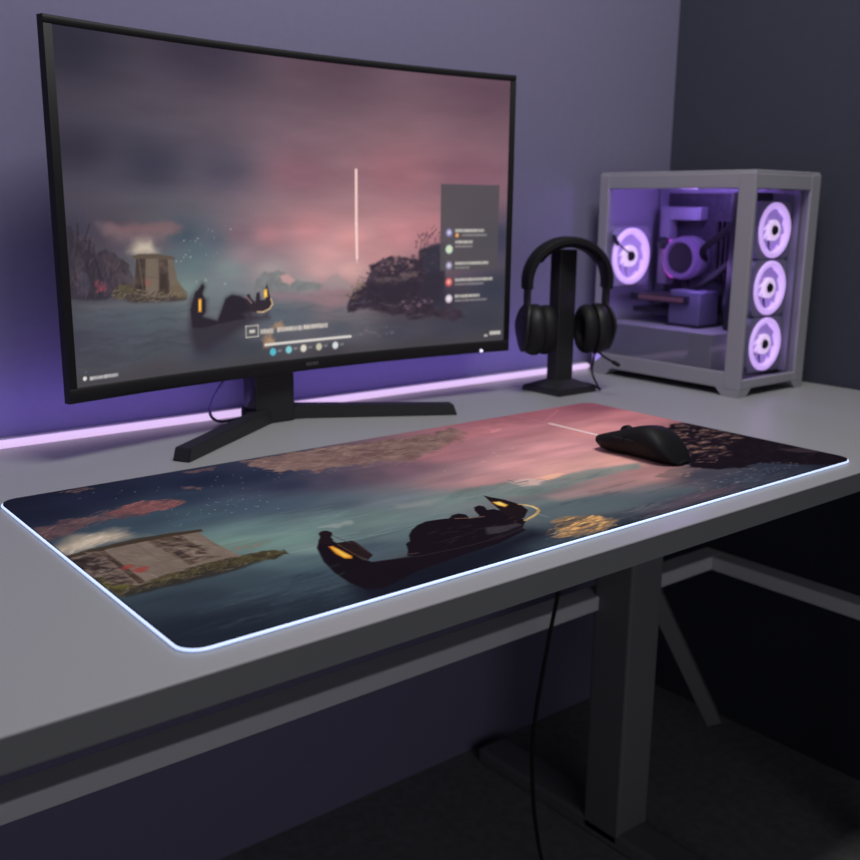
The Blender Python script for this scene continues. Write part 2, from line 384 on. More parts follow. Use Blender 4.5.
    c.strokes([(0.0898,0.0721),(0.1589,0.0758),(0.1424,0.0061),(0.0410,0.0128),(0.0217,0.0387)], ((66,80,88),(34,42,50)), 90, 0.05, 0.0012, (-0.1, 0.12), 0.25, 67, 0.003)
    c.strokes([(0.3646,0.0173),(0.5277,0.0328),(0.6257,0.0291),(0.7352,0.0251),(0.7941,0.0092),(0.5787,-0.0054),(0.4098,-0.0168)], ((104,98,104),(34,38,48),(72,76,86)), 240, 0.022, 0.0011, (-0.12, 0.15), 0.35, 68, 0.0014)
    c.strokes([(0.1696,0.2385),(0.2677,0.2271),(0.3705,0.1724),(0.3276,0.1199),(0.2079,0.1354),(0.1712,0.1458)], ((110,134,128),(84,108,108)), 90, 0.05, 0.0016, (-0.08, 0.1), 0.25, 69, 0.003)
    # stripes on the near water
    for k in range(26):
        rs = np.random.RandomState(k); x = 0.05 + 0.8 * rs.rand(); y = 0.005 + 0.10 * rs.rand(); l = 0.02 + 0.06 * rs.rand()
        c.poly([(x, y), (x + l, y + 0.001), (x + l * 1.1, y + 0.0035), (x, y + 0.003)], (78,96,104) if k % 2 else (22,28,38), 0.003, 0.002, 60, op=0.22)
    # pale light line low in the sky and bright near it
    c.line([(0.7169,0.4809),(0.7312,0.4262),(0.7355,0.3725)], 0.0012, (196,136,140), 0.45)
    c.line([(0.7392,0.3822),(0.8143,0.4288)], 0.0012, (190,126,132), 0.35)
    c.line([(0.7354,0.3685),(0.7364,0.2635)], 0.0024, (246,208,204), 0.95, 0.0015)
    c.specks([(0.4471,0.2660),(0.6079,0.3360),(0.7166,0.3305),(0.4472,0.2122)], (222,170,168), 12, 0.0012, seed=4, stretch=2)
    c.poly([(0.6289,0.3792),(0.6571,0.3894),(0.6485,0.3801),(0.6282,0.3722)], (205,140,142), 0.002, 0.002, op=0.6)
    # wispy light clouds
    c.poly([(0.2177,0.1715),(0.2336,0.1748),(0.2544,0.1709),(0.2525,0.1645),(0.2331,0.1600)], (150,152,146), 0.003, 0.006, 120, op=0.5)
    c.poly([(0.3217,0.1867),(0.3620,0.1788),(0.3795,0.1749),(0.3487,0.1622),(0.3196,0.1753)], (130,130,128), 0.006, 0.006, 90, ax=0.4, op=0.5)
    # stars
    c.specks([(0.0579,0.4285),(0.3148,0.4096),(0.3196,0.3069),(0.1852,0.2468),(0.0699,0.2939)], (188,200,206), 80, 0.00065, 0.7, 5)
    c.specks([(0.1070,0.2854),(0.1682,0.3235),(0.2629,0.2993),(0.2176,0.2432),(0.1095,0.2454)], (170,190,196), 50, 0.0008, 0.6, 8)
    # blossom canopy hanging in at the far edge
    can = [(0.2797,0.4297),(0.2822,0.4049),(0.2868,0.3847),(0.2917,0.3701),(0.3055,0.3708),(0.3126,0.3600),(0.3257,0.3503),(0.3409,0.3502),(0.3648,0.3438),(0.3825,0.3422),(0.4004,0.3406),(0.4168,0.3343),(0.4323,0.3288),(0.4520,0.3263),(0.4731,0.3291),(0.4959,0.3375),(0.5249,0.3488),(0.5567,0.3664),(0.5964,0.3879),(0.6002,0.4309),(0.5522,0.4202),(0.3599,0.4375),(0.2967,0.4408)]
    c.poly(can, (118,96,90), 0.002, 0.016, 75, op=0.95, var=0.7, vs=70, vax=0.7, col2=(92,72,70))
    c.strokes(can, ((150,124,112),(168,138,124),(78,60,60),(128,102,96),(104,80,76)), 900, 0.016, 0.0007, (-1.1, 0.5), 0.6, 61)
    rim = [(0.2813,0.4227),(0.2846,0.3808),(0.3103,0.3563),(0.3623,0.3400),(0.3977,0.3367),(0.4490,0.3225),(0.5020,0.3330),(0.4973,0.3175),(0.4374,0.3074),(0.3870,0.3217),(0.3243,0.3351),(0.2851,0.3588),(0.2781,0.4023)]
    c.strokes(rim, ((140,114,104),(96,76,74),(118,94,88)), 260, 0.008, 0.0007, (-1.5, 0.2), 0.7, 62)
    c.poly([(0.5020,0.3330),(0.5595,0.3574),(0.6485,0.3801),(0.7191,0.3927),(0.7024,0.4385),(0.5820,0.3984)], (160,100,104), 0.010, 0.014, 50, op=0.35, var=0.3, vs=60)
    c.strokes([(0.4983,0.3486),(0.5755,0.3597),(0.6685,0.3811),(0.6747,0.4085),(0.5579,0.4013)], ((176,128,122),(146,98,98)), 60, 0.012, 0.0006, (-0.8, 0.5), 0.45, 63)
    for p, n, k_ in (([(0.0574,0.4428),(0.0897,0.4427),(0.0913,0.4318),(0.0770,0.4283),(0.0621,0.4347)], 14, 1), ([(0.2036,0.4353),(0.2415,0.4349),(0.2326,0.4248),(0.2110,0.4244)], 14, 2), ([(0.1759,0.3786),(0.1916,0.3669),(0.1864,0.3610),(0.1725,0.3714)], 8, 3)):
        c.poly(p, (92,72,74), 0.0015, 0.010, 120, op=0.6, var=0.4); c.strokes(p, ((128,98,94),(84,64,66)), 40, 0.006, 0.0006, (-0.6, 0.6), 0.7, k_)
    # blossom branch on the left
    c.poly([(-0.0046,0.3386),(0.0185,0.3402),(0.0470,0.3383),(0.0662,0.3360),(0.0905,0.3510),(0.1153,0.3541),(0.1390,0.3453),(0.1501,0.3282),(0.1362,0.3125),(0.0991,0.3154),(0.0693,0.3177),(0.0459,0.3082),(0.0147,0.2950),(-0.0051,0.2959)], (92,72,72), 0.002, 0.014, 60, op=0.85, var=0.5, vs=90, col2=(70,56,62))
    c.poly([(0.0705,0.3368),(0.0905,0.3510),(0.1153,0.3541),(0.1375,0.3420),(0.1469,0.3261),(0.1314,0.3162),(0.1004,0.3185),(0.0776,0.3234)], (122,78,76), 0.002, 0.010, 90, op=0.8, var=0.5, vs=130, col2=(96,62,66))
    c.strokes([(0.0040,0.3247),(0.0470,0.3383),(0.0828,0.3525),(0.1167,0.3575),(0.1500,0.3327),(0.1456,0.3184),(0.1084,0.3125),(0.0681,0.3146),(0.0236,0.2991),(-0.0031,0.2909)], ((150,100,94),(112,74,76),(84,60,64),(118,88,86)), 420, 0.010, 0.0008, (0.0, 0.9), 0.4, 71)
    c.strokes([(0.0922,0.3498),(0.1167,0.3575),(0.1430,0.3468),(0.1552,0.3200),(0.1245,0.3129),(0.0912,0.3213)], ((150,94,88),(124,78,76)), 160, 0.007, 0.0008, (-0.4, 0.9), 0.5, 72)
    # smoke above the hut
    c.poly([(-0.0078,0.2708),(0.0067,0.2767),(0.0290,0.2878),(0.0529,0.2880),(0.0646,0.2755),(0.0690,0.2505),(0.0511,0.2466),(0.0326,0.2469),(0.0002,0.2419),(-0.0118,0.2478)], (150,138,120), 0.012, 0.012, 45, op=0.85, var=0.2, vs=50)
    c.poly([(0.0004,0.2580),(0.0230,0.2712),(0.0486,0.2766),(0.0597,0.2682),(0.0459,0.2574),(0.0154,0.2499)], (190,176,154), 0.012, 0.010, 55, op=0.7)
    c.strokes([(-0.0084,0.2581),(0.0260,0.2794),(0.0529,0.2880),(0.0657,0.2638),(0.0438,0.2520),(0.0011,0.2445)], ((206,194,174),(140,126,112)), 70, 0.016, 0.0016, (0.2, 1.0), 0.25, 73, 0.002)
    # hut: wall, posts, roof, banks
    c.poly([(-0.0007,0.2394),(0.0297,0.2392),(0.0646,0.2399),(0.1211,0.2330),(0.1191,0.1918),(0.1222,0.1497),(0.1139,0.1340),(0.0723,0.1356),(0.0312,0.1329),(0.0084,0.1288),(-0.0008,0.1410)], (120,108,96), 0.0012, var=0.22, vs=70, col2=(96,84,74))
    c.poly([(-0.0007,0.2394),(0.0278,0.2389),(0.0217,0.1428),(0.0055,0.1362),(-0.0005,0.1461)], (74,62,56), 0.0015, 0.002, var=0.7, vs=70, col2=(120,106,96))
    c.poly([(0.0014,0.2253),(0.0133,0.2289),(0.0058,0.2037),(-0.0029,0.1984)], (36,30,32), 0.003, 0.004, 80, op=0.9)
    c.poly([(0.0156,0.2208),(0.0193,0.2118),(0.0074,0.1847),(0.0040,0.1535),(-0.0040,0.1542),(0.0038,0.1933)], (50,40,40), 0.002, 0.004, 80, op=0.8)
    c.poly([(0.0266,0.2382),(0.0311,0.2381),(0.0303,0.1390),(0.0240,0.1383)], (58,46,40), 0.001, op=0.95)
    c.poly([(0.0719,0.2344),(0.1033,0.2319),(0.1030,0.1579),(0.0762,0.1534)], (74,60,52), 0.0015, 0.002, var=0.5, vs=80, col2=(104,90,78))
    c.poly([(0.0791,0.2220),(0.0861,0.2202),(0.0851,0.1683),(0.0774,0.1678)], (44,36,34), 0.0015, 0.002, op=0.85)
    c.poly([(0.0859,0.1901),(0.0967,0.1885),(0.0971,0.1655),(0.0865,0.1672)], (134,120,106), 0.0025, 0.004, 80, op=0.7)
    c.line([(0.0602,0.2432),(0.0608,0.1560)], 0.0008, (96,84,74), 0.6); c.line([(0.0367,0.2241),(0.0441,0.1426)], 0.0007, (90,78,70), 0.4)
    for q in ((125,568),(130,566),(138,570),(144,569),(141,571)):
        p = [(0.0291,0.1801),(0.0343,0.1821),(0.0360,0.1689),(0.0419,0.1704),(0.0370,0.1652)]
    for k, (x, y) in enumerate(p): c.disc(x, y, 0.0045, (136,58,54), 0.004, 0.75)
    c.poly([(-0.0052,0.2365),(0.0150,0.2437),(0.0316,0.2443),(0.0673,0.2465),(0.0983,0.2429),(0.1268,0.2361),(0.1250,0.2282),(0.0955,0.2324),(0.0637,0.2354),(0.0277,0.2340),(-0.0019,0.2309)], (58,49,40), 0.0012, 0.0015, 80)
    c.poly([(0.0011,0.1723),(0.0053,0.1525),(0.0238,0.1357),(0.0483,0.1422),(0.0785,0.1486),(0.1175,0.1501),(0.1429,0.1471),(0.1621,0.1359),(0.1589,0.1252),(0.1303,0.1247),(0.0990,0.1241),(0.0672,0.1250),(0.0349,0.1218),(0.0052,0.1208),(-0.0014,0.1310)], (72,66,44), 0.002, 0.006, 90, var=0.5, vs=120, col2=(48,42,34))
    c.poly([(0.0001,0.1350),(0.0303,0.1308),(0.0702,0.1313),(0.1196,0.1266),(0.1384,0.1248),(0.1058,0.1190),(0.0642,0.1188),(0.0242,0.1167),(0.0028,0.1149)], (42,40,38), 0.003, 0.005, 70, ax=0.5, op=0.85)
    c.poly([(0.0041,0.1758),(0.0082,0.1558),(0.0182,0.1427),(0.0081,0.1342),(-0.0005,0.1461)], (88,90,40), 0.003, 0.006, 90, op=0.7)
    c.specks([(0.0005,0.1400),(0.0710,0.1424),(0.1593,0.1347),(0.0756,0.1330),(0.0099,0.1224)], (120,104,74), 40, 0.0012, 0.6, 12, 2)
    c.strokes([(0.0021,0.1660),(0.0238,0.1357),(0.0764,0.1442),(0.1210,0.1474),(0.1628,0.1353),(0.1081,0.1232),(0.0629,0.1254),(0.0091,0.1204),(-0.0006,0.1330)], ((88,80,58),(60,54,40),(104,92,70),(44,40,34)), 420, 0.007, 0.0008, (-0.2, 1.2), 0.6, 95)
    c.strokes([(0.0012,0.2348),(0.0378,0.2364),(0.1170,0.2288),(0.1182,0.1496),(0.0764,0.1442),(0.0256,0.1399),(0.0021,0.1442)], ((142,128,114),(88,76,68),(112,98,88)), 300, 0.010, 0.0007, (-1.3, -0.7), 0.35, 96)
    c.strokes([(0.0063,0.2342),(0.0263,0.2351),(0.0212,0.1459),(0.0033,0.1432)], ((40,32,32),(112,98,90),(56,46,42)), 90, 0.009, 0.0016, (-1.2, 0.6), 0.6, 97, 0.0014)
    c.strokes([(0.0729,0.2301),(0.1020,0.2292),(0.1028,0.1612),(0.0786,0.1546)], ((48,38,36),(116,102,90),(66,54,48)), 110, 0.010, 0.0016, (-1.3, 0.2), 0.55, 98, 0.0014)
    for q in ([(0.1205,0.1806),(0.1387,0.1805),(0.1530,0.1802)], [(0.1252,0.1704),(0.1434,0.1702),(0.1620,0.1699)], [(0.1174,0.1631),(0.1378,0.1675),(0.1396,0.1595)], [(0.1284,0.1613),(0.1521,0.1636),(0.1636,0.1653)]):
        c.line(q, 0.0007, (108,98,80), 0.75)
    c.specks([(0.1337,0.1808),(0.1562,0.1708),(0.1413,0.1516),(0.1231,0.1588)], (150,92,74), 22, 0.0012, 0.7, 15)
    c.line([(0.1602,0.1275),(0.2334,0.1232),(0.3118,0.1161)], 0.0012, (120,142,140), 0.35)
    # boat
    c.poly([(0.1589,0.0304),(0.2420,0.0433),(0.3104,0.0408),(0.3776,0.0438),(0.3830,0.0249),(0.2984,0.0007),(0.2058,-0.0160),(0.1475,-0.0273)], (17,20,31), 0.016, 0.006, 30, ax=0.3, op=0.85)
    c.poly([(0.1865,0.1241),(0.1982,0.1391),(0.2086,0.1348),(0.2074,0.1017),(0.2042,0.0719),(0.2055,0.0647),(0.2310,0.0579),(0.2603,0.0519),(0.3048,0.0484),(0.3424,0.0483),(0.3756,0.0529),(0.3745,0.0462),(0.3289,0.0337),(0.2768,0.0297),(0.2270,0.0242),(0.1995,0.0161),(0.1792,0.0095),(0.1657,0.0144),(0.1626,0.0358),(0.1652,0.0622),(0.1721,0.0900)], (19,13,21), 0.0014, var=0.2, vs=40, vax=0.3)
    c.poly([(0.2391,0.0582),(0.2493,0.0701),(0.2576,0.0840),(0.2656,0.0883),(0.2753,0.1024),(0.2865,0.1123),(0.3005,0.1208),(0.3135,0.1246),(0.3270,0.1224),(0.3378,0.1183),(0.3475,0.1252),(0.3564,0.1247),(0.3599,0.1179),(0.3549,0.1075),(0.3669,0.1045),(0.3749,0.1212),(0.3820,0.1308),(0.3908,0.1329),(0.3926,0.1272),(0.3871,0.1164),(0.3951,0.1146),(0.3981,0.0997),(0.3987,0.0827),(0.3939,0.0662),(0.3785,0.0545),(0.3501,0.0497),(0.3030,0.0463),(0.2570,0.0479)], (19,13,20), 0.0012, 0.0008, 90)
    c.poly([(0.4187,0.1572),(0.4206,0.1488),(0.4264,0.1330),(0.4274,0.1188),(0.4272,0.1079),(0.4209,0.0910),(0.3991,0.0743),(0.3872,0.0792),(0.3948,0.1021),(0.4045,0.1249)], (25,17,21), 0.001)
    c.poly([(0.2097,0.1572),(0.2159,0.1617),(0.2205,0.1601),(0.2212,0.1541),(0.2175,0.1459),(0.2133,0.1419),(0.2101,0.1337),(0.2026,0.1255),(0.1930,0.1293),(0.1978,0.1394),(0.2035,0.1457)], (25,17,22), 0.0012, 0.001, 120)
    c.poly([(0.2077,0.1251),(0.2234,0.1219),(0.2240,0.1162),(0.2164,0.0785),(0.2056,0.0709),(0.2059,0.0962)], (36,25,27), 0.001, var=0.35, vs=60)
    c.line([(0.2069,0.1205),(0.2028,0.0730)], 0.0009, (84,60,40), 0.7); c.line([(0.2226,0.1208),(0.2173,0.0844)], 0.0006, (70,52,48), 0.6)
    c.line([(0.2164,0.1467),(0.2180,0.1173)], 0.0006, (60,60,62), 0.9); c.line([(0.2255,0.1151),(0.2644,0.1179),(0.2962,0.1201)], 0.0006, (56,66,70), 0.7)
    c.poly([(0.1970,0.1212),(0.2010,0.1199),(0.2001,0.0877),(0.1965,0.0825),(0.1916,0.0862),(0.1916,0.1006)], (206,128,36), 0.0018); c.poly([(0.1974,0.1159),(0.1995,0.1110),(0.1979,0.0877),(0.1930,0.0899)], (248,190,84), 0.0022, op=0.85)
    c.poly([(0.4100,0.1340),(0.4180,0.1303),(0.4163,0.1161),(0.4090,0.1128),(0.4070,0.1230)], (222,156,60), 0.0018); c.poly([(0.4113,0.1308),(0.4156,0.1276),(0.4137,0.1179),(0.4095,0.1211)], (255,214,130), 0.0018, op=0.8)
    c.line([(0.4272,0.1109),(0.4319,0.1053),(0.4343,0.0973),(0.4332,0.0904),(0.4285,0.0832),(0.4200,0.0770),(0.4098,0.0724),(0.3943,0.0679)], 0.0017, (168,136,84), 0.9, 0.0012)
    c.line([(0.4297,0.1060),(0.4327,0.0972),(0.4309,0.0887)], 0.0009, (236,208,150), 0.8, 0.001); c.line([(0.4180,0.0765),(0.4011,0.0707)], 0.0009, (216,184,120), 0.6, 0.001)
    c.poly([(0.3486,0.0751),(0.3637,0.0714),(0.3832,0.0664),(0.3820,0.0595),(0.3483,0.0547),(0.3372,0.0595)], (62,59,64), 0.003, 0.003, op=0.75)
    c.strokes([(0.3004,0.1019),(0.3473,0.0973),(0.3923,0.0875),(0.3826,0.0629),(0.3234,0.0554),(0.2792,0.0609)], ((40,28,34),(52,38,42),(12,9,15)), 70, 0.014, 0.0009, (-0.3, 0.5), 0.45, 81)
    c.line([(0.2241,0.0664),(0.2356,0.0640),(0.2516,0.0584)], 0.0011, (84,66,56), 0.6); c.line([(0.3426,0.1147),(0.3557,0.1069),(0.3701,0.1021)], 0.0009, (140,106,84), 0.7)
    c.line([(0.2062,0.0657),(0.2483,0.0512),(0.3021,0.0453),(0.3394,0.0451),(0.3724,0.0496)], 0.0007, (58,50,56), 0.5)
    c.line([(0.4196,0.0752),(0.4207,0.0621)], 0.0015, (120,130,130), 0.4)
    c.strokes([(0.1706,0.0973),(0.1627,0.0583),(0.1581,0.0149),(0.1008,0.0131),(0.1385,0.0912)], ((60,82,90),(30,42,52)), 40, 0.03, 0.001, (-0.15, 0.15), 0.3, 82, 0.002)
    # rocky shore on the right
    shore = [(0.8360,0.2513),(0.8812,0.2584),(0.9268,0.2503),(0.9277,0.2164),(0.9021,0.1498),(0.9002,0.0733),(0.9048,-0.0014),(0.8602,-0.0049),(0.8156,0.0221),(0.7800,0.0544),(0.7338,0.0652),(0.7006,0.0841),(0.6888,0.0985),(0.7472,0.1335),(0.8041,0.1924)]
    c.poly(shore, (20,14,21), 0.004, 0.014, 40, var=0.3, vs=60)
    rocks = [(0.8435,0.2537),(0.9090,0.2547),(0.9183,0.2233),(0.9014,0.1652),(0.8757,0.1400),(0.8204,0.1252),(0.7892,0.0963),(0.7403,0.0956),(0.7142,0.1029),(0.7668,0.1513),(0.8137,0.1998)]
    c.strokes(rocks, ((116,90,80),(146,116,102),(34,23,29),(60,44,48),(18,12,18),(24,17,23)), 420, 0.015, 0.0019, (-0.45, 0.25), 0.75, 91, 0.0016)
    c.strokes(rocks, ((160,128,112),(22,15,21),(16,10,16),(30,21,27)), 240, 0.008, 0.0011, (-0.8, 0.4), 0.7, 92, 0.001)
    c.strokes([(0.8965,0.1539),(0.9002,0.0733),(0.8979,0.0162),(0.8289,0.0302),(0.7684,0.0748)], ((36,27,34),(14,9,15),(50,40,46)), 160, 0.012, 0.0012, (-0.5, 0.3), 0.5, 93, 0.0014)
    c.poly([(0.8689,0.0829),(0.9002,0.0733),(0.8966,0.0428),(0.8706,0.0554)], (70,58,62), 0.003, 0.008, 70, op=0.5)
    c.specks([(0.8503,0.1305),(0.9053,0.0764),(0.8979,0.0162),(0.8175,0.0506)], (62,52,58), 40, 0.0012, 0.5, 30, 2.5)
    c.specks([(0.6436,0.0560),(0.7885,0.0600),(0.8390,0.0227),(0.7236,0.0175),(0.6192,0.0243)], (112,112,120), 90, 0.0012, 0.6, 33, 2.5)
    c.specks([(0.6133,0.0888),(0.6773,0.0956),(0.7044,0.0870),(0.6648,0.0719)], (170,130,116), 40, 0.0014, 0.7, 35, 2.5)
    c.poly([(0.6254,0.0957),(0.6657,0.1042),(0.6946,0.1000),(0.6814,0.0814),(0.6389,0.0804)], (92,80,80), 0.003, 0.006, 80, op=0.6)
    return c

nu, nv = 800, 400
ty = np.linspace(0, 1, nv)
edge = np.concatenate([np.linspace(0, PR, 14)[:-1], np.linspace(PR, PD - PR, nv - 26), (PD - np.linspace(0, PR, 14)[:-1])[::-1]])
rows = []
for y in edge:
    d = min(y, PD - y)
    ins = PR - math.sqrt(max(PR * PR - (PR - d) ** 2, 0)) if d < PR else 0.0
    rows.append(np.linspace(ins, PW - ins, nu))
GX = np.array(rows); GY = np.repeat(edge[:, None], nu, 1)
cv = pad_art(GX, GY)
co = np.stack([GX, GY, np.full(GX.shape, PT)], -1).reshape(-1, 3)
idx = np.arange(nu * nv).reshape(nv, nu)
ring = list(idx[0, :]) + list(idx[1:, -1]) + list(idx[-1, ::-1][1:]) + list(idx[::-1, 0][1:-1])
ev = [(co[i][0], co[i][1], 0.0006) for i in ring]; n0 = nu * nv; k = len(ring)
ef = [(ring[i], n0 + i, n0 + (i + 1) % k, ring[(i + 1) % k]) for i in range(k)]
pad_t = thing('mouse_pad', 'large desk mat printed with a lantern boat on a lake, glowing white edge', 'mouse pad', (0.45, 0.22, 0))
me, _ = grid_mesh('printed_surface', co, nu, nv, ev, ef)
rgb = np.clip(cv.linear(1.0 / LP), 0, 0.92).reshape(-1, 3)
set_art(me, np.concatenate([rgb, np.full((k, 3), 0.01)]))
me.materials.append(attr_mat('printed_cloth', rough=0.85, spec=0.03))
o = bpy.data.objects.new('printed_surface', me); C.objects.link(o); o.parent = pad_t; P_(o)
path = []
g = 0.0008
for cx_, cy_, a0 in ((PW - PR, PR, -90), (PW - PR, PD - PR, 0), (PR, PD - PR, 90), (PR, PR, 180)):
    for s in range(9):
        a = math.radians(a0 + s * 11.25); path.append((cx_ + (PR + g) * math.cos(a), cy_ + (PR + g) * math.sin(a), 0.0018))
b = bmesh.new(); tube(b, path, 0.00125, 10, closed=True); o = P_(obj('light_edge', b, M_pedge, pad_t)); o['label'] = 'thin white glowing edge of the mat'

# ------------------------------------------------------------------ monitor (curved)
MO = Vector((0.48213592, 0.60170956, 0)); MYAW = 0.0381806; MR = 1.9
mon = thing('monitor', 'large black curved monitor showing a twilight lake with a boat', 'monitor', MO, MYAW)
def cyl(s, dr, z):   # s along the curve, dr behind the front face
    a = s / MR; r = MR + dr
    return (r * math.sin(a), r * math.cos(a) - MR, z)
HS, Z0, Z1 = 0.369, 0.0745, 0.507
SH, SZ0, SZ1 = 0.3585, 0.0930, 0.4975
def shell(bm, s0, s1, z0, z1, d0, d1, n=48, bev=0.0015):
    ss = [s0 + (s1 - s0) * i / n for i in range(n + 1)]
    rings = []
    for s in ss:
        rings.append([cyl(s, d0 + bev, z0), cyl(s, d0, z0 + bev), cyl(s, d0, z1 - bev), cyl(s, d0 + bev, z1), cyl(s, d1, z1), cyl(s, d1, z0)])
    loft(bm, rings)
b = bmesh.new()
shell(b, -HS, HS, Z0, SZ0, 0, 0.012); shell(b, -HS, HS, SZ1, Z1, 0, 0.012)
shell(b, -HS, -SH, SZ0 - 0.001, SZ1 + 0.001, 0, 0.012, 2); shell(b, SH, HS, SZ0 - 0.001, SZ1 + 0.001, 0, 0.012, 2)
obj('bezel', b, M_black, mon)
b = bmesh.new()
HB = HS - 0.012
ss = [-HB + 2 * HB * i / 48 for i in range(49)]
rings = []
for s in ss:
    e = 1 - (abs(s) / HB) ** 4
    rings.append([cyl(s, 0.0122, Z0 + 0.002), cyl(s, 0.0122, Z1 - 0.002), cyl(s, 0.013 + 0.003 * e, Z1 - 0.006), cyl(s, 0.014 + 0.018 * e, Z1 - 0.09), cyl(s, 0.014 + 0.018 * e, Z0 + 0.10), cyl(s, 0.013 + 0.003 * e, Z0 + 0.006)])
loft(b, rings); obj('back_shell', b, M_black2, mon)

def screen_art(X, Y):
    c = Canvas(X, Y, 23)
    c.base([(-0.3539,0.2766,(58,54,68)),(-0.3469,0.3652,(50,46,60)),(-0.2421,0.3525,(58,56,72)),(-0.1409,0.3498,(78,72,88)),(-0.0149,0.3469,(130,92,104)),(0.1572,0.3513,(152,98,108)),(0.2858,0.3545,(128,88,102)),(-0.3499,0.4818,(40,38,52)),(-0.1638,0.4928,(56,48,64)),(0.0373,0.4946,(88,66,80)),(0.3197,0.4893,(96,70,84)),(-0.3209,0.1946,(70,68,78)),(-0.3252,0.1351,(66,66,77)),(-0.3417,0.0947,(68,66,72)),(-0.3573,0.1503,(62,62,74)),(-0.2955,0.1687,(70,74,84)),(-0.2476,0.2632,(96,85,92)),(-0.3021,0.2701,(72,64,76)),(-0.1969,0.2685,(60,76,88)),(-0.1756,0.2493,(74,98,108)),(-0.1840,0.2305,(86,114,118)),(-0.1929,0.2017,(104,130,128)),(-0.1523,0.2615,(84,92,104)),(-0.1135,0.2673,(120,96,106)),(-0.1309,0.2221,(115,132,134)),(-0.0987,0.2408,(140,118,126)),(-0.0659,0.2667,(166,112,120)),(0.0002,0.2728,(190,120,126)),(0.0685,0.2580,(206,132,134)),(0.0336,0.2375,(205,145,146)),(0.1576,0.2642,(196,120,126)),(0.2126,0.2743,(182,112,120)),(0.0161,0.2168,(196,152,152)),(-0.0673,0.2198,(158,144,146)),(-0.0182,0.1972,(150,140,144)),(0.0681,0.2151,(200,156,153)),(0.1215,0.2311,(190,130,132)),(-0.2535,0.1653,(74,86,94)),(-0.2558,0.1279,(66,70,78)),(-0.1321,0.1933,(112,124,130)),(-0.0354,0.1799,(104,108,116)),(-0.0527,0.1573,(80,92,102)),(-0.0193,0.1509,(86,92,102)),(0.0326,0.1735,(152,118,124)),(0.0586,0.1517,(110,100,108)),(0.0496,0.1318,(78,82,92)),(0.1583,0.1184,(66,66,78)),(0.2529,0.1155,(60,60,72)),(0.3107,0.1283,(56,58,70)),(0.3363,0.2550,(60,60,82)),(0.3387,0.1755,(54,56,72)),(0.2329,0.1638,(52,48,62)),(0.1580,0.1672,(58,52,64)),(-0.1033,0.1129,(62,66,75)),(-0.1665,0.1190,(60,64,76)),(0.0315,0.0935,(60,60,66)),(0.1960,0.0877,(63,61,69)),(0.3316,0.0864,(64,62,68)),(-0.2429,0.1010,(70,66,72)),(-0.0878,0.0906,(62,62,68))], power=2.7, sy=1.9)
    c.grain(0.06, 14, 60)
    c.poly([(-0.3561,0.1830),(-0.2804,0.1870),(-0.1937,0.1864),(-0.1007,0.1862),(0.0154,0.1801),(0.0712,0.1715),(0.0711,0.1598),(-0.1015,0.1647),(-0.1949,0.1633),(-0.3551,0.1619)], (92,100,106), 0.012, 0.004, 30, ax=0.3, op=0.35)
    c.strokes([(-0.1937,0.1864),(0.0677,0.1775),(0.1583,0.1214),(-0.0200,0.1197),(-0.1967,0.1285)], ((104,104,112),(70,80,90),(88,92,100)), 90, 0.05, 0.0016, (-0.04, 0.04), 0.25, 39, 0.003)
    # cloud bank and smoke
    c.poly([(-0.3012,0.2829),(-0.2180,0.2823),(-0.2007,0.2797),(-0.2157,0.2712),(-0.2471,0.2705),(-0.2751,0.2685),(-0.3019,0.2736)], (140,98,98), 0.006, 0.010, 40, op=0.5)
    c.poly([(-0.3145,0.2830),(-0.2610,0.2730),(-0.2357,0.2727),(-0.2184,0.2749),(-0.2262,0.2628),(-0.2619,0.2587),(-0.2998,0.2642)], (122,100,106), 0.008, 0.010, 40, op=0.6)
    c.poly([(-0.2791,0.2496),(-0.2700,0.2613),(-0.2586,0.2658),(-0.2447,0.2632),(-0.2370,0.2508),(-0.2373,0.2447),(-0.2683,0.2445)], (180,164,148), 0.009, 0.008, 50, op=0.8)
    c.poly([(-0.2709,0.2482),(-0.2619,0.2587),(-0.2478,0.2596),(-0.2400,0.2473)], (214,202,180), 0.008, 0.004, 50, op=0.6)
    c.specks([(-0.2036,0.2797),(-0.1131,0.2790),(-0.1535,0.2359),(-0.2138,0.2254)], (190,205,205), 34, 0.0009, 0.6, 41)
    c.specks([(-0.2145,0.2129),(-0.1236,0.2087),(-0.1239,0.2034),(-0.2149,0.2054)], (190,200,190), 5, 0.0016, 0.5, 44)
    # far hills
    c.poly([(-0.0924,0.1939),(-0.0871,0.2084),(-0.0755,0.2174),(-0.0542,0.2193),(-0.0396,0.2133),(-0.0231,0.2057),(0.0072,0.2003),(0.0243,0.1953),(0.0122,0.1888),(-0.0185,0.1860),(-0.0600,0.1895)], (112,116,116), 0.003, 0.004, 60, op=0.8, var=0.15)
    c.poly([(-0.0512,0.2110),(-0.0379,0.2132),(-0.0248,0.2044),(-0.0349,0.1993),(-0.0481,0.2026)], (214,160,158), 0.003, 0.004, 60, op=0.7)
    c.poly([(0.0191,0.1941),(0.0366,0.2076),(0.0471,0.2130),(0.0539,0.2041),(0.0679,0.2007),(0.0713,0.1860),(0.0329,0.1906)], (150,136,138), 0.003, 0.003, 60, op=0.6)
    c.poly([(-0.0813,0.1892),(0.0155,0.1858),(0.0713,0.1773),(0.0640,0.1602),(0.0153,0.1687),(-0.0521,0.1781)], (150,116,124), 0.006, 0.006, 40, ax=0.3, op=0.55)
    c.poly([(-0.3554,0.1911),(-0.3007,0.1932),(-0.2303,0.1912),(-0.1903,0.1939),(-0.1910,0.1811),(-0.2526,0.1802),(-0.3219,0.1804)], (104,104,108), 0.006, 0.004, 40, ax=0.3, op=0.5)
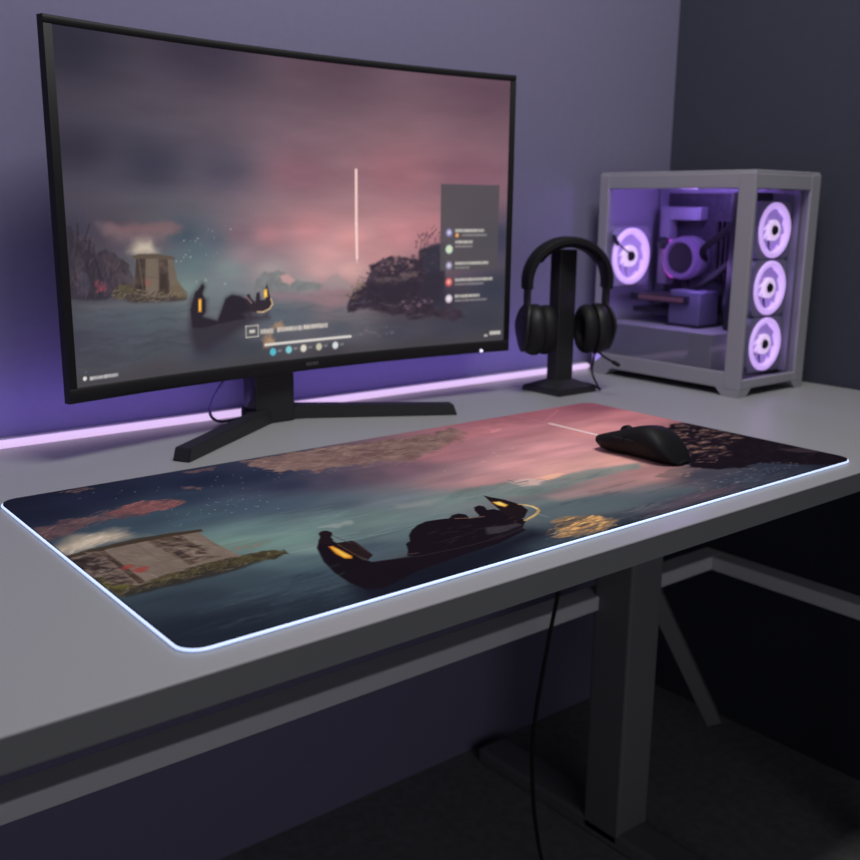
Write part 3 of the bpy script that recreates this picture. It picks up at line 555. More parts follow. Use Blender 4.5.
    # beam of light
    c.line([(0.0807,0.3563),(0.0805,0.2806),(0.0814,0.2320)], 0.0022, (244,206,200), 0.95, 0.002); c.line([(0.0815,0.2363),(0.0819,0.2248)], 0.001, (240,200,196), 0.6)
    # ruins and trees, left
    c.poly([(-0.3584,0.2834),(-0.3508,0.2833),(-0.3445,0.2652),(-0.3290,0.2648),(-0.3216,0.2578),(-0.3208,0.2508),(-0.3086,0.2539),(-0.2955,0.2489),(-0.2906,0.2404),(-0.2923,0.1951),(-0.3275,0.1950),(-0.3601,0.1972)], (52,46,56), 0.002, 0.004, 60, var=0.25, vs=50)
    c.poly([(-0.3172,0.2460),(-0.3007,0.2526),(-0.2905,0.2428),(-0.2908,0.1974),(-0.3153,0.1977)], (66,56,66), 0.003, 0.003, 60, op=0.7)
    c.line([(-0.3431,0.2832),(-0.3432,0.2651)], 0.001, (46,40,50), 0.9); c.line([(-0.3276,0.2831),(-0.3340,0.2672)], 0.0008, (46,40,50), 0.8)
    c.poly([(-0.3447,0.2286),(-0.3343,0.2281),(-0.3303,0.2116),(-0.3363,0.2026),(-0.3493,0.2034)], (72,68,82), 0.003, 0.003, op=0.7)
    c.specks([(-0.3247,0.2160),(-0.3112,0.2176),(-0.3122,0.2035),(-0.3229,0.2041)], (150,66,84), 26, 0.0022, 0.7, 45)
    c.poly([(-0.3016,0.2385),(-0.2929,0.2476),(-0.2853,0.2379),(-0.2776,0.2304),(-0.2733,0.2109),(-0.2739,0.2012),(-0.3014,0.2028)], (70,60,66), 0.002, 0.010, 60, op=0.8, var=0.4)
    c.poly([(-0.3037,0.2089),(-0.2857,0.2116),(-0.2651,0.2080),(-0.2370,0.2016),(-0.2080,0.1974),(-0.1979,0.1918),(-0.1996,0.1880),(-0.2306,0.1875),(-0.2663,0.1885),(-0.3048,0.1935)], (74,66,58), 0.002, 0.004, 60, var=0.3)
    c.poly([(-0.2793,0.2040),(-0.2514,0.1999),(-0.2199,0.1956),(-0.1980,0.1892),(-0.2234,0.1857),(-0.2665,0.1861),(-0.2872,0.1899)], (66,56,56), 0.003, 0.004, 60, op=0.8)
    c.poly([(-0.2671,0.2420),(-0.2159,0.2404),(-0.2101,0.2127),(-0.1991,0.1969),(-0.2054,0.1909),(-0.2519,0.1925),(-0.2741,0.1988)], (118,104,92), 0.0015, var=0.2, vs=50, col2=(98,86,76))
    c.poly([(-0.2671,0.2420),(-0.2545,0.2416),(-0.2572,0.1978),(-0.2740,0.2000)], (72,60,56), 0.0015, var=0.5, vs=70); c.poly([(-0.2362,0.2398),(-0.2233,0.2394),(-0.2214,0.1944),(-0.2374,0.1941)], (76,64,58), 0.0015, var=0.5, vs=70)
    c.line([(-0.2644,0.2407),(-0.2598,0.2028)], 0.0008, (110,96,86), 0.6); c.line([(-0.2545,0.2185),(-0.2361,0.2164)], 0.0007, (90,80,72), 0.5)
    c.poly([(-0.2344,0.2213),(-0.2257,0.2209),(-0.2253,0.2034),(-0.2340,0.2039)], (58,48,46), 0.0015, op=0.8)
    c.disc(*[(-0.2529,0.2111)][0], 0.004, (140,84,78), 0.004, 0.7)
    c.poly([(-0.2753,0.2441),(-0.2626,0.2467),(-0.2372,0.2460),(-0.2144,0.2416),(-0.2117,0.2384),(-0.2376,0.2405),(-0.2686,0.2409)], (88,76,66), 0.0012)
    c.poly([(-0.2967,0.2121),(-0.2734,0.2085),(-0.2626,0.2018),(-0.2933,0.2012)], (92,84,62), 0.002, 0.004, 80, op=0.7)
    c.poly([(-0.2222,0.2058),(-0.2104,0.2077),(-0.1962,0.1955),(-0.1995,0.1893),(-0.2202,0.1906)], (104,90,72), 0.002, 0.004, 80, op=0.7)
    c.strokes([(-0.3038,0.2078),(-0.2654,0.2032),(-0.1992,0.1957),(-0.2026,0.1882),(-0.2522,0.1876),(-0.3048,0.1935)], ((104,94,72),(56,48,48),(122,108,88)), 130, 0.008, 0.0009, (-0.3, 1.2), 0.5, 47)
    c.strokes([(-0.3511,0.2788),(-0.3265,0.2625),(-0.2903,0.2452),(-0.2908,0.1974),(-0.3574,0.1993)], ((76,68,78),(42,36,46),(90,76,84)), 160, 0.014, 0.0011, (0.9, 2.2), 0.35, 48, 0.0014)
    c.strokes([(-0.3509,0.1826),(-0.1938,0.1839),(-0.1940,0.1217),(-0.3537,0.1119)], ((84,90,100),(58,60,70)), 90, 0.05, 0.0014, (-0.05, 0.05), 0.25, 49, 0.003)
    # boat
    c.poly([(-0.1907,0.1862),(-0.1842,0.1961),(-0.1779,0.2009),(-0.1747,0.2046),(-0.1724,0.2058),(-0.1703,0.2018),(-0.1770,0.1893),(-0.1681,0.1848),(-0.1703,0.1694),(-0.1752,0.1632),(-0.1616,0.1582),(-0.1525,0.1549),(-0.1457,0.1677),(-0.1422,0.1754),(-0.1371,0.1856),(-0.1276,0.1890),(-0.1119,0.1855),(-0.1042,0.1770),(-0.0983,0.1645),(-0.0919,0.1613),(-0.0823,0.1579),(-0.0724,0.1614),(-0.0693,0.1543),(-0.0939,0.1506),(-0.1184,0.1415),(-0.1426,0.1301),(-0.1697,0.1180),(-0.1865,0.1196),(-0.1932,0.1373),(-0.1951,0.1582)], (46,40,50), 0.008, op=0.85)
    c.poly([(-0.1859,0.1924),(-0.1779,0.2009),(-0.1747,0.2046),(-0.1724,0.2058),(-0.1703,0.2018),(-0.1754,0.1905),(-0.1787,0.1855)], (38,32,42), 0.0016)
    c.poly([(-0.1927,0.1476),(-0.1576,0.1447),(-0.1104,0.1409),(-0.1191,0.1213),(-0.1592,0.1076),(-0.1871,0.1078)], (52,50,61), 0.016, op=0.5)
    c.poly([(-0.1929,0.1735),(-0.1842,0.1961),(-0.1765,0.1983),(-0.1696,0.1849),(-0.1703,0.1694),(-0.1752,0.1632),(-0.1524,0.1562),(-0.1456,0.1690),(-0.1387,0.1844),(-0.1291,0.1891),(-0.1166,0.1871),(-0.1072,0.1826),(-0.0981,0.1699),(-0.0985,0.1563),(-0.1210,0.1552),(-0.1495,0.1520),(-0.1728,0.1486),(-0.1910,0.1501)], (38,32,42), 0.0018)
    c.poly([(-0.1074,0.1785),(-0.1054,0.1878),(-0.1006,0.1889),(-0.0976,0.1820),(-0.0914,0.1776),(-0.0893,0.1897),(-0.0844,0.1908),(-0.0832,0.1798),(-0.0751,0.1794),(-0.0745,0.1957),(-0.0719,0.2010),(-0.0698,0.1927),(-0.0669,0.1803),(-0.0638,0.1746),(-0.0690,0.1653),(-0.0821,0.1620),(-0.0983,0.1645)], (46,38,46), 0.0015)
    c.line([(-0.1055,0.1852),(-0.0978,0.1766)], 0.0012, (150,118,122), 0.7)
    c.poly([(-0.1801,0.1869),(-0.1756,0.1866),(-0.1764,0.1698),(-0.1809,0.1701)], (240,160,44), 0.0016); c.line([(-0.1783,0.1842),(-0.1789,0.1726)], 0.0008, (255,206,110), 0.8)
    c.poly([(-0.0771,0.1931),(-0.0722,0.1942),(-0.0717,0.1833),(-0.0774,0.1822)], (246,190,70), 0.0016); c.disc(*[(-0.0748,0.1875)][0], 0.0016, (255,230,140), 0.001, 0.8)
    c.line([(-0.0660,0.1802),(-0.0638,0.1732),(-0.0689,0.1667),(-0.0788,0.1632),(-0.0886,0.1638)], 0.0012, (196,168,130), 0.9)
    c.poly([(-0.1128,0.1627),(-0.1014,0.1660),(-0.0887,0.1611),(-0.1051,0.1541)], (70,64,74), 0.004, op=0.6)
    for p in ([(-0.0729,0.1449),(-0.0496,0.1488),(-0.0465,0.1387),(-0.0700,0.1322)], [(-0.0834,0.1250),(-0.0601,0.1286),(-0.0572,0.1143),(-0.0838,0.1111)], [(-0.0731,0.1380),(-0.0599,0.1370),(-0.0671,0.1180),(-0.0769,0.1216)]):
        c.poly(p, (176,138,106), 0.004, 0.008, 60, op=0.7)
    # rocky shore, right
    c.poly([(0.0658,0.1542),(0.0677,0.1716),(0.0713,0.1802),(0.0856,0.1883),(0.0963,0.1967),(0.1071,0.2110),(0.1036,0.2198),(0.1215,0.2252),(0.1359,0.2337),(0.1541,0.2303),(0.1724,0.2329),(0.1909,0.2295),(0.1944,0.2415),(0.2166,0.2487),(0.2353,0.2514),(0.2386,0.1635),(0.2912,0.1326),(0.1955,0.1377),(0.1582,0.1429),(0.1033,0.1609)], (56,46,58), 0.003, 0.008, 50, var=0.35, vs=60)
    c.poly([(0.2019,0.2383),(0.2167,0.2471),(0.2409,0.2514),(0.2427,0.1477),(0.2027,0.1651)], (50,48,62), 0.003, 0.004, op=0.9)
    c.poly([(0.1107,0.2020),(0.1432,0.2039),(0.1762,0.2088),(0.1985,0.2112),(0.1949,0.1991),(0.1653,0.1941),(0.1396,0.1935),(0.1142,0.1945)], (112,94,94), 0.003, 0.008, 60, op=0.7, var=0.3)
    c.poly([(0.1070,0.1933),(0.1949,0.1930),(0.1952,0.1655),(0.1214,0.1630),(0.0962,0.1702)], (44,36,48), 0.005, 0.004, op=0.8)
    c.specks([(0.0999,0.2083),(0.1215,0.2252),(0.1486,0.2319),(0.1853,0.2326),(0.1799,0.2147),(0.1287,0.2043)], (156,118,120), 60, 0.0018, 0.6, 51, 1.6)
    c.specks([(0.0999,0.2083),(0.1215,0.2252),(0.1486,0.2319),(0.1853,0.2326),(0.1799,0.2147),(0.1287,0.2043)], (44,34,44), 60, 0.0022, 0.7, 52, 1.6)
    c.strokes([(0.0677,0.1716),(0.0856,0.1883),(0.1071,0.2139),(0.1395,0.2321),(0.1908,0.2340),(0.2279,0.2470),(0.2365,0.1792),(0.2048,0.1496),(0.1305,0.1595)], ((82,66,76),(40,32,42),(104,82,88),(56,46,58)), 300, 0.011, 0.0012, (-0.7, 0.7), 0.34, 57, 0.0018)
    c.poly([(0.0962,0.1820),(0.1215,0.1957),(0.1949,0.1961),(0.2360,0.2101),(0.2367,0.1636),(0.1953,0.1562),(0.1305,0.1625)], (46,39,51), 0.010, 0.006, 30, op=0.7)
    c.strokes([(0.0676,0.1629),(0.0891,0.1764),(0.1214,0.1690),(0.1954,0.1470),(0.2335,0.1293),(0.1582,0.1398)], ((84,72,88),(44,40,54)), 120, 0.014, 0.0012, (-0.3, 0.3), 0.45, 58, 0.0014)
    c.strokes([(0.0590,0.1866),(0.0856,0.2000),(0.1071,0.2168),(0.1215,0.2252),(0.1071,0.2051),(0.0855,0.1825),(0.0676,0.1600)], ((112,84,90),(60,46,56),(130,116,84)), 90, 0.008, 0.0011, (-0.9, 0.9), 0.6, 59, 0.001)
    c.specks([(0.0714,0.1948),(0.0892,0.2028),(0.0891,0.1853),(0.0713,0.1831)], (120,110,84), 20, 0.0018, 0.7, 53)
    c.specks([(0.1507,0.1585),(0.1765,0.1694),(0.2139,0.1708),(0.2216,0.1581),(0.1767,0.1480)], (124,96,116), 50, 0.0018, 0.6, 54, 1.6)
    c.specks([(0.1852,0.2416),(0.1905,0.2684),(0.2126,0.2773),(0.2348,0.2802),(0.2335,0.2499),(0.2092,0.2472)], (104,72,84), 70, 0.0018, 0.7, 55)
    for q in ([(0.1963,0.2414),(0.1980,0.2564),(0.1905,0.2654)], [(0.2018,0.2443),(0.2127,0.2623),(0.2275,0.2742)], [(0.1980,0.2534),(0.2090,0.2653)]): c.line(q, 0.0007, (96,66,78), 0.8)
    c.specks([(0.0673,0.1276),(0.1397,0.1348),(0.1583,0.1153),(0.0851,0.1114)], (130,122,130), 20, 0.0016, 0.5, 56, 2)
    # bottom haze band and overlays
    c.poly([(-0.3599,0.1008),(-0.2131,0.1028),(-0.0373,0.1041),(0.1583,0.1029),(0.3507,0.1067),(0.3514,0.0852),(0.1584,0.0875),(-0.0378,0.0870),(-0.2139,0.0885),(-0.3582,0.0885)], (66,63,68), 0.012, op=0.6)
    P = [(0.2330,0.2802),(0.3432,0.2801),(0.3455,0.2089),(0.2341,0.2102)]
    c.rect(P[0][0], P[1][0], P[2][1], 0.34, (78,74,79), 0.002, 0.92)
    def bar(a, b_, h, col, op=0.9, seed=0):
        (x0, y0), (x1, y1) = a, b_
        rs = np.random.RandomState(seed); x = x0; y = (y0 + y1) / 2
        c.rect(x0, x1, y - h, y + h, col, 0.0022, op * 0.45)
        while x < x1 - 0.001:
            w = 0.0018 + 0.003 * rs.rand()
            c.rect(x, min(x + w, x1), y - h * (0.7 + 0.3 * rs.rand()), y + h * (0.7 + 0.3 * rs.rand()), col, 0.0014, op * (0.55 + 0.45 * rs.rand())); x += w + 0.0007
    AV = [(0.2493,0.2668),(0.2498,0.2416),(0.2499,0.2164),(0.2501,0.1908),(0.2506,0.1649)]
    T1 = [(0.2608,0.2692),(0.3156,0.2708),(0.2611,0.2524),(0.2940,0.2529),(0.2614,0.2191),(0.3257,0.2199),(0.2619,0.1939),(0.3343,0.1939),(0.2620,0.1682),(0.3097,0.1682)]
    T2 = [(0.2738,0.2624),(0.3215,0.2636),(0.2612,0.2456),(0.2942,0.2458),(0.2615,0.2126),(0.2892,0.2128),(0.2620,0.1870),(0.3169,0.1871),(0.2622,0.1613),(0.3235,0.1613)]
    for i, ((x, y), ca, cb) in enumerate(zip(AV, ((118,108,158),(196,222,206),(128,120,150),(206,84,88),(206,192,206)), ((214,210,236),(214,216,170),(208,204,222),(240,180,160),(236,224,234)))):
        c.disc(x, y, 0.0066, ca, 0.003, 0.95); c.disc(x, y + 0.0004, 0.0036, cb, 0.004, 0.9)
        bar(T1[2 * i], T1[2 * i + 1], 0.0024, (196,192,182), 0.95, i); bar(T2[2 * i], T2[2 * i + 1], 0.0017, (150,144,144), 0.75, i + 9)
    c.disc(*[(0.2643,0.2629)][0], 0.0032, (236,164,92), 0.002, 0.95)
    Q = [(-0.1086,0.1462),(-0.0876,0.1460),(-0.0881,0.1295),(-0.1092,0.1299)]
    x0, x1, y0, y1 = Q[0][0], Q[1][0], (Q[2][1] + Q[3][1]) / 2, (Q[0][1] + Q[1][1]) / 2
    for r_ in ((x0, x1, y0, y0 + 0.0016), (x0, x1, y1 - 0.0016, y1), (x0, x0 + 0.0016, y0, y1), (x1 - 0.0016, x1, y0, y1)): c.rect(*r_, (196,190,184), 0.001, 0.9)
    c.rect(x0 + 0.0016, x1 - 0.0016, y0 + 0.0016, y1 - 0.0016, (84,80,84), 0.001, 0.8)
    c.rect(x0 + 0.006, x1 - 0.006, y0 + 0.006, y1 - 0.006, (216,212,206), 0.002, 0.9)
    U = [(-0.0846,0.1361),(-0.0632,0.1365),(-0.0566,0.1367),(-0.0145,0.1371),(-0.0128,0.1372),(0.0286,0.1376)]
    for i in range(3): bar(U[2 * i], U[2 * i + 1], 0.0033, (206,196,186), 0.95, 30 + i)
    V = [(-0.0770,0.1175),(0.0690,0.1178)]; c.line(V, 0.0018, (222,216,210), 0.95)
    W = [(-0.0649,0.1066),(-0.0384,0.1073),(-0.0134,0.1071),(0.0133,0.1071),(0.0419,0.1068)]
    for i, ((x, y), ca) in enumerate(zip(W, ((84,186,206),(130,206,214),(222,216,200),(196,190,168),(216,222,224)))):
        c.disc(x, y, 0.0052, ca, 0.0024, 0.95); bar((x + 0.0085, y + 0.0006), (x + 0.0145, y + 0.0006), 0.0016, (150,146,150), 0.75, i + 60)
    B = [(-0.3471,0.1029),(-0.3404,0.1023),(-0.3014,0.1020),(-0.3452,0.1103),(0.3232,0.1023),(0.3310,0.1058),(0.3527,0.1059)]
    c.disc(*B[0], 0.0026, (226,226,222), 0.0014, 0.95); c.disc(*B[3], 0.001, (90,110,150), 0.001, 0.8); bar(B[1], B[2], 0.0021, (196,194,194), 0.95, 70)
    c.rect(B[4][0] - 0.003, B[4][0] + 0.0035, B[4][1] - 0.0018, B[4][1] + 0.0018, (196,190,184), 0.0014, 0.9)
    c.rect(B[5][0], B[6][0], B[6][1] - 0.003, B[6][1] + 0.0032, (176,172,168), 0.0018, 0.75)
    bar(B[5], B[6], 0.0026, (206,202,196), 0.8, 77)
    return c
su, sv = 600, 338
S = np.linspace(-SH, SH, su); Z = np.linspace(SZ0, SZ1, sv)
SX, SZ = np.meshgrid(S, Z)
cs = screen_art(SX, SZ)
A = SX / MR
co = np.stack([(MR + 0.0012) * np.sin(A), (MR + 0.0012) * np.cos(A) - MR, SZ], -1).reshape(-1, 3)
me, _ = grid_mesh('screen', co, su, sv)
set_art(me, cs.linear(1.0).reshape(-1, 3))
me.materials.append(attr_mat('lit_display', True, 0.5, 0.25, 1.06))
o = bpy.data.objects.new('screen', me); C.objects.link(o); o.parent = mon; o['label'] = 'lit screen with the lake scene and a chat list'
# logo on the bezel, power light
b = bmesh.new()
for i in range(4):
    x = -0.0095 + i * 0.0052
    if i == 1: box(b, x, x + 0.004, -0.0004, 0.0004, 0.0818, 0.0832); box(b, x, x + 0.004, -0.0004, 0.0004, 0.0852, 0.0864); box(b, x, x + 0.0014, -0.0004, 0.0004, 0.0832, 0.0852)
    else: box(b, x, x + 0.0014, -0.0004, 0.0004, 0.0818, 0.0864); box(b, x + 0.0026, x + 0.004, -0.0004, 0.0004, 0.0818, 0.0864); box(b, x + 0.0014, x + 0.0026, -0.0004, 0.0004, 0.0836, 0.0846)
obj('bezel_lettering', b, M_logo, mon, smooth=False)
LED = [(0.3141,0.0761)][0]
b = bmesh.new(); p = cyl(LED[0], -0.0006, Z0 + 0.0035); CURVED.add(id(b)); bmesh.ops.create_uvsphere(b, u_segments=14, v_segments=8, radius=0.0027)
bmesh.ops.translate(b, verts=b.verts, vec=p); obj('power_light', b, M_led, mon)
# stand
inv = Matrix.Translation(MO) @ Matrix.Rotation(MYAW, 4, 'Z'); inv = inv.inverted()
b = bmesh.new(); box(b, 0.398, 0.461, 0.617, 0.654, 0.0006, 0.30, 0.002, M=inv); obj('stand_column', b, M_black2, mon)
b = bmesh.new(); box(b, 0.405, 0.455, 0.640, 0.652, 0.19, 0.31, 0.003, M=inv); obj('mount_bracket', b, M_black2, mon)
def leg(tip, root, w, name='foot'):
    tip = Vector(tip); root = Vector(root); d = (root - tip).normalized(); nn = Vector((-d.y, d.x))
    if nn.y < 0: nn = -nn
    b = bmesh.new(); t0 = bmesh.new()
    hs = (0.0165, 0.021)
    pts = [tip, root, root + nn * w, tip + nn * w + d * 0.002]
    lo = [t0.verts.new((p.x, p.y, 0.0003)) for p in pts]
    tops = [tip + d * 0.006, root, root + nn * (w - 0.001), tip + nn * (w - 0.001) + d * 0.008]
    hi = [t0.verts.new((p.x, p.y, h)) for p, h in zip(tops, (hs[0], hs[1], hs[1], hs[0]))]
    t0.faces.new(hi); t0.faces.new(lo[::-1])
    for i in range(4): t0.faces.new((lo[i], lo[(i + 1) % 4], hi[(i + 1) % 4], hi[i]))
    bmesh.ops.bevel(t0, geom=t0.edges[:], offset=0.001, segments=2, affect='EDGES')
    merge(b, t0, inv); return obj(name, b, M_black2, mon)
leg((0.2315, 0.484), (0.443, 0.632), 0.024)
leg((0.677, 0.505), (0.455, 0.6325), 0.024)
b = bmesh.new(); prism(b, [(0.392, 0.612), (0.43, 0.632), (0.49, 0.616), (0.49, 0.64), (0.46, 0.665), (0.40, 0.665), (0.382, 0.632)], 0.0003, 0.0195, 0.001, M=inv); obj('stand_hub', b, M_black2, mon)
b = bmesh.new(); tube(b, [inv @ p for p in spline([(0.41, 0.645, 0.15), (0.388, 0.66, 0.10), (0.375, 0.664, 0.065), (0.357, 0.668, 0.035), (0.352, 0.668, 0.014), (0.362, 0.662, 0.0034), (0.385, 0.660, 0.0034), (0.41, 0.668, 0.0034), (0.45, 0.672, 0.0034)])], 0.0022, 8)
obj('power_cord', b, mat('violet_grey_cord', (0.05, 0.04, 0.09), 0.6), mon)

# ------------------------------------------------------------------ headphone stand
ST = thing('headphone_stand', 'black headphone stand with square foot between the monitor and the computer case', 'stand', (0.951, 0.559, 0), 0)
b = bmesh.new(); t0 = bmesh.new()
def frustum(bm, hx0, hy0, z0, hx1, hy1, z1, bev=0.0):
    t = bmesh.new()
    lo = [t.verts.new((sx * hx0, sy * hy0, z0)) for sx, sy in ((-1, -1), (1, -1), (1, 1), (-1, 1))]
    hi = [t.verts.new((sx * hx1, sy * hy1, z1)) for sx, sy in ((-1, -1), (1, -1), (1, 1), (-1, 1))]
    t.faces.new(hi); t.faces.new(lo[::-1])
    for i in range(4): t.faces.new((lo[i], lo[(i + 1) % 4], hi[(i + 1) % 4], hi[i]))
    if bev: bmesh.ops.bevel(t, geom=t.edges[:], offset=bev, segments=2, affect='EDGES')
    merge(bm, t)
t0.free()
frustum(b, 0.046, 0.045, 0.0003, 0.0445, 0.0435, 0.009, 0.001); frustum(b, 0.043, 0.042, 0.0092, 0.021, 0.013, 0.021, 0.001); obj('base', b, M_black2, ST)
b = bmesh.new(); box(b, -0.0200, 0.0200, -0.012, 0.012, 0.018, 0.2385, 0.002); obj('post', b, M_black2, ST)

# ------------------------------------------------------------------ headset (hangs on the stand)
HA = math.radians(-25)
HS_ = thing('headset', 'black over-ear gaming headset hanging on the stand, microphone boom turned down', 'headphones', (0.9432, 0.5418, 0.0), HA)
R0, ZC = 0.0775, 0.1855
b = bmesh.new(); rings = []
for i in range(41):
    a = math.radians(-8 + 196 * i / 40)
    ca, sa = math.cos(a), math.sin(a)
    th = 0.0062 + 0.001 * max(0, math.sin(a)) ; dp = 0.019 + 0.004 * max(0, math.sin(a))
    rr = []
    for j in range(14):
        q = 2 * math.pi * j / 14
        cr = math.copysign(abs(math.cos(q)) ** 0.5, math.cos(q)); cd = math.copysign(abs(math.sin(q)) ** 0.6, math.sin(q))
        r = R0 - 0.007 + th * cr; rr.append((r * ca * 1.0, dp * cd, ZC + r * sa * 0.97))
    rings.append(rr)
loft(b, rings); obj('headband', b, M_leather, HS_)
b = bmesh.new(); rings = []
for i in range(25):
    a = math.radians(35 + 110 * i / 24); ca, sa = math.cos(a), math.sin(a); rr = []
    for j in range(12):
        q = 2 * math.pi * j / 12; r = R0 - 0.0153 + 0.0035 * math.cos(q); rr.append((r * ca, 0.0145 * math.copysign(abs(math.sin(q)) ** 0.6, math.sin(q)), ZC + r * sa * 0.97))
    rings.append(rr)
loft(b, rings); obj('headband_cushion', b, M_leather, HS_)
RX = Matrix.Rotation(math.radians(90), 4, 'Z')   # turns the y axis of a lathe to the x axis
for sgn in (-1, 1):
    b = bmesh.new(); box(b, sgn * 0.0695 - 0.0035, sgn * 0.0695 + 0.0035, -0.010, 0.010, 0.145, 0.184, 0.0015); obj('slider', b, M_black2, HS_)
    # outer arm plate that carries the cup
    b = bmesh.new(); CURVED.add(id(b)); n = 32; rg = []
    for dx in (-0.0028, -0.0018, 0.0018, 0.0028):
        k = 0.93 if abs(dx) > 0.002 else 1.0; rr = []
        for j in range(n):
            q = 2 * math.pi * j / n; cz = math.sin(q)
            wd = 0.031 * (1.0 - 0.28 * max(0, -cz))
            rr.append((sgn * (0.0775 + dx - 0.010 * max(0, cz) ** 2 + 0.002 * min(0, cz)), k * wd * math.cos(q), 0.112 + k * 0.041 * cz))
        rg.append(rr)
    loft(b, rg); obj('arm_plate', b, M_black2, HS_)
    b = bmesh.new(); tube(b, [(sgn * 0.072, 0, 0.108), (sgn * 0.0785, 0, 0.108)], 0.007, 14); obj('pivot', b, M_black2, HS_)
    Mx = Matrix.Translation((sgn * 0.0495, 0, 0.108)) @ Matrix.Rotation(math.radians(-90 * sgn), 4, 'Z') @ Matrix.Rotation(math.radians(1.5), 4, 'X')
    b = bmesh.new()
    lathe(b, [(0.004, 0.027), (0.018, 0.0265), (0.028, 0.024), (0.034, 0.018), (0.0365, 0.010), (0.0365, 0.002), (0.035, -0.001)], 40, Mx, sx=0.95, sz=1.17)
    cup = obj('ear_cup', b, M_black, HS_)
    b = bmesh.new()
    prof = [(0.027 + 0.0085 * math.cos(q), -0.0125 + 0.0125 * math.sin(q)) for q in [2 * math.pi * k / 16 for k in range(17)]]
    prof[-1] = prof[0]
    lathe(b, prof, 40, Mx, sx=0.95, sz=1.17); obj('ear_cushion', b, M_leather, cup)
    b = bmesh.new(); lathe(b, [(0.002, -0.005), (0.0235, -0.005), (0.0235, -0.002), (0.002, -0.002)], 32, Mx, sx=0.95, sz=1.17); obj('speaker_cloth', b, M_rubber, cup)
    b = bmesh.new(); annulus(b, 0.019, 0.0215, 0.0262, 0.0272, 40, Mx); obj('trim_ring', b, M_mouse, cup)
b = bmesh.new(); tube(b, spline([(0.050, -0.024, 0.072), (0.055, -0.036, 0.066), (0.060, -0.046, 0.062), (0.065, -0.055, 0.0585)]), 0.0021, 8)
mic = obj('microphone_boom', b, M_black, HS_)
b = bmesh.new(); tube(b, [(0.0635, -0.0525, 0.0595), (0.065, -0.055, 0.0585), (0.070, -0.063, 0.0555), (0.0715, -0.0655, 0.0545)], [0.002, 0.0036, 0.0036, 0.002], 10); obj('microphone_tip', b, M_rubber, mic)
b = bmesh.new(); tube(b, spline([(0.050, -0.012, 0.070), (0.047, -0.014, 0.056), (0.046, -0.014, 0.035), (0.056, -0.010, 0.016), (0.066, -0.002, 0.004), (0.072, 0.012, 0.0024), (0.072, 0.05, 0.0024), (0.05, 0.10, 0.0024)]), 0.0017, 8); obj('cable', b, M_rubber, HS_)

# ------------------------------------------------------------------ computer mouse
MSC = 0.96
MS = thing('computer_mouse', 'black ergonomic computer mouse resting on the printed mat', 'mouse', (0.6965, 0.163, PT), math.radians(3))
MS.scale = (MSC, 0.925, 1.05)
def mouse_section(y, n=28):
    """y from -0.062 (tail) to 0.062 (nose); returns ring"""
    u = (y + 0.062) / 0.124
    w = 0.0315 * (1 - abs(2 * u - 1) ** 5 * 0.22) - 0.0035 * math.exp(-((u - 0.62) / 0.16) ** 2)
    if u < 0.22: w *= math.sqrt(max(1 - ((0.22 - u) / 0.235) ** 2, 0.0))
    h = 0.0395 * (math.sin(math.pi * min(1, 0.5 * (u / 0.40))) ** 0.75 if u < 0.40 else 1 - 0.60 * ((u - 0.40) / 0.60) ** 1.35)
    h = max(h, 0.004)
    ring = []
    for j in range(n):
        q = 2 * math.pi * j / n
        cx_ = math.copysign(abs(math.cos(q)) ** 0.62, math.cos(q)); sz = math.sin(q)
        if sz >= 0:
            z = h * (0.42 + 0.58 * sz ** 0.8); x = w * cx_ * (1 + 0.05 * (1 - sz))
            z -= 0.004 * x / 0.03 * (1 if u > 0.15 else u / 0.15)  # higher on the left
        else:
            z = h * 0.42 * (1 - (-sz) ** 0.7); x = w * cx_ * (1.0 - 0.10 * min(1, -sz * 1.6))
            if sz > -0.999: z -= 0.004 * x / 0.03 * (1 + sz) * (1 if u > 0.15 else u / 0.15)
        ring.append((x, y + (0.010 * (z / h - 0.35) * (u - 0.8) / 0.2 if u > 0.8 else 0), max(z, 0.0) + 0.0006))
    return ring
b = bmesh.new(); N_ = 40
ys = [-0.062 + 0.124 * (0.5 - 0.5 * math.cos(math.pi * i / N_)) for i in range(N_ + 1)]
loft(b, [mouse_section(y) for y in ys]); body = obj('shell', b, M_mouse, MS)
# wheel, buttons seam, side buttons
b = bmesh.new(); lathe(b, [(0.003, -0.004), (0.0095, -0.004), (0.0105, -0.003), (0.0105, 0.003), (0.0095, 0.004), (0.003, 0.004)], 28, Matrix.Translation((0.004, 0.036, 0.0215)) @ Matrix.Rotation(math.radians(90), 4, 'Z')); obj('scroll_wheel', b, M_rubber, MS)
for (y0, y1) in ((-0.004, 0.014), (0.016, 0.034)):
    b = bmesh.new(); box(b, -0.0315, -0.0255, y0, y1, 0.0190, 0.0240, 0.0015); obj('side_button', b, M_rubber, MS)
b = bmesh.new(); box(b, 0.0034, 0.0046, 0.047, 0.0605, 0.0150, 0.0190); obj('button_seam', b, M_rubber, MS)

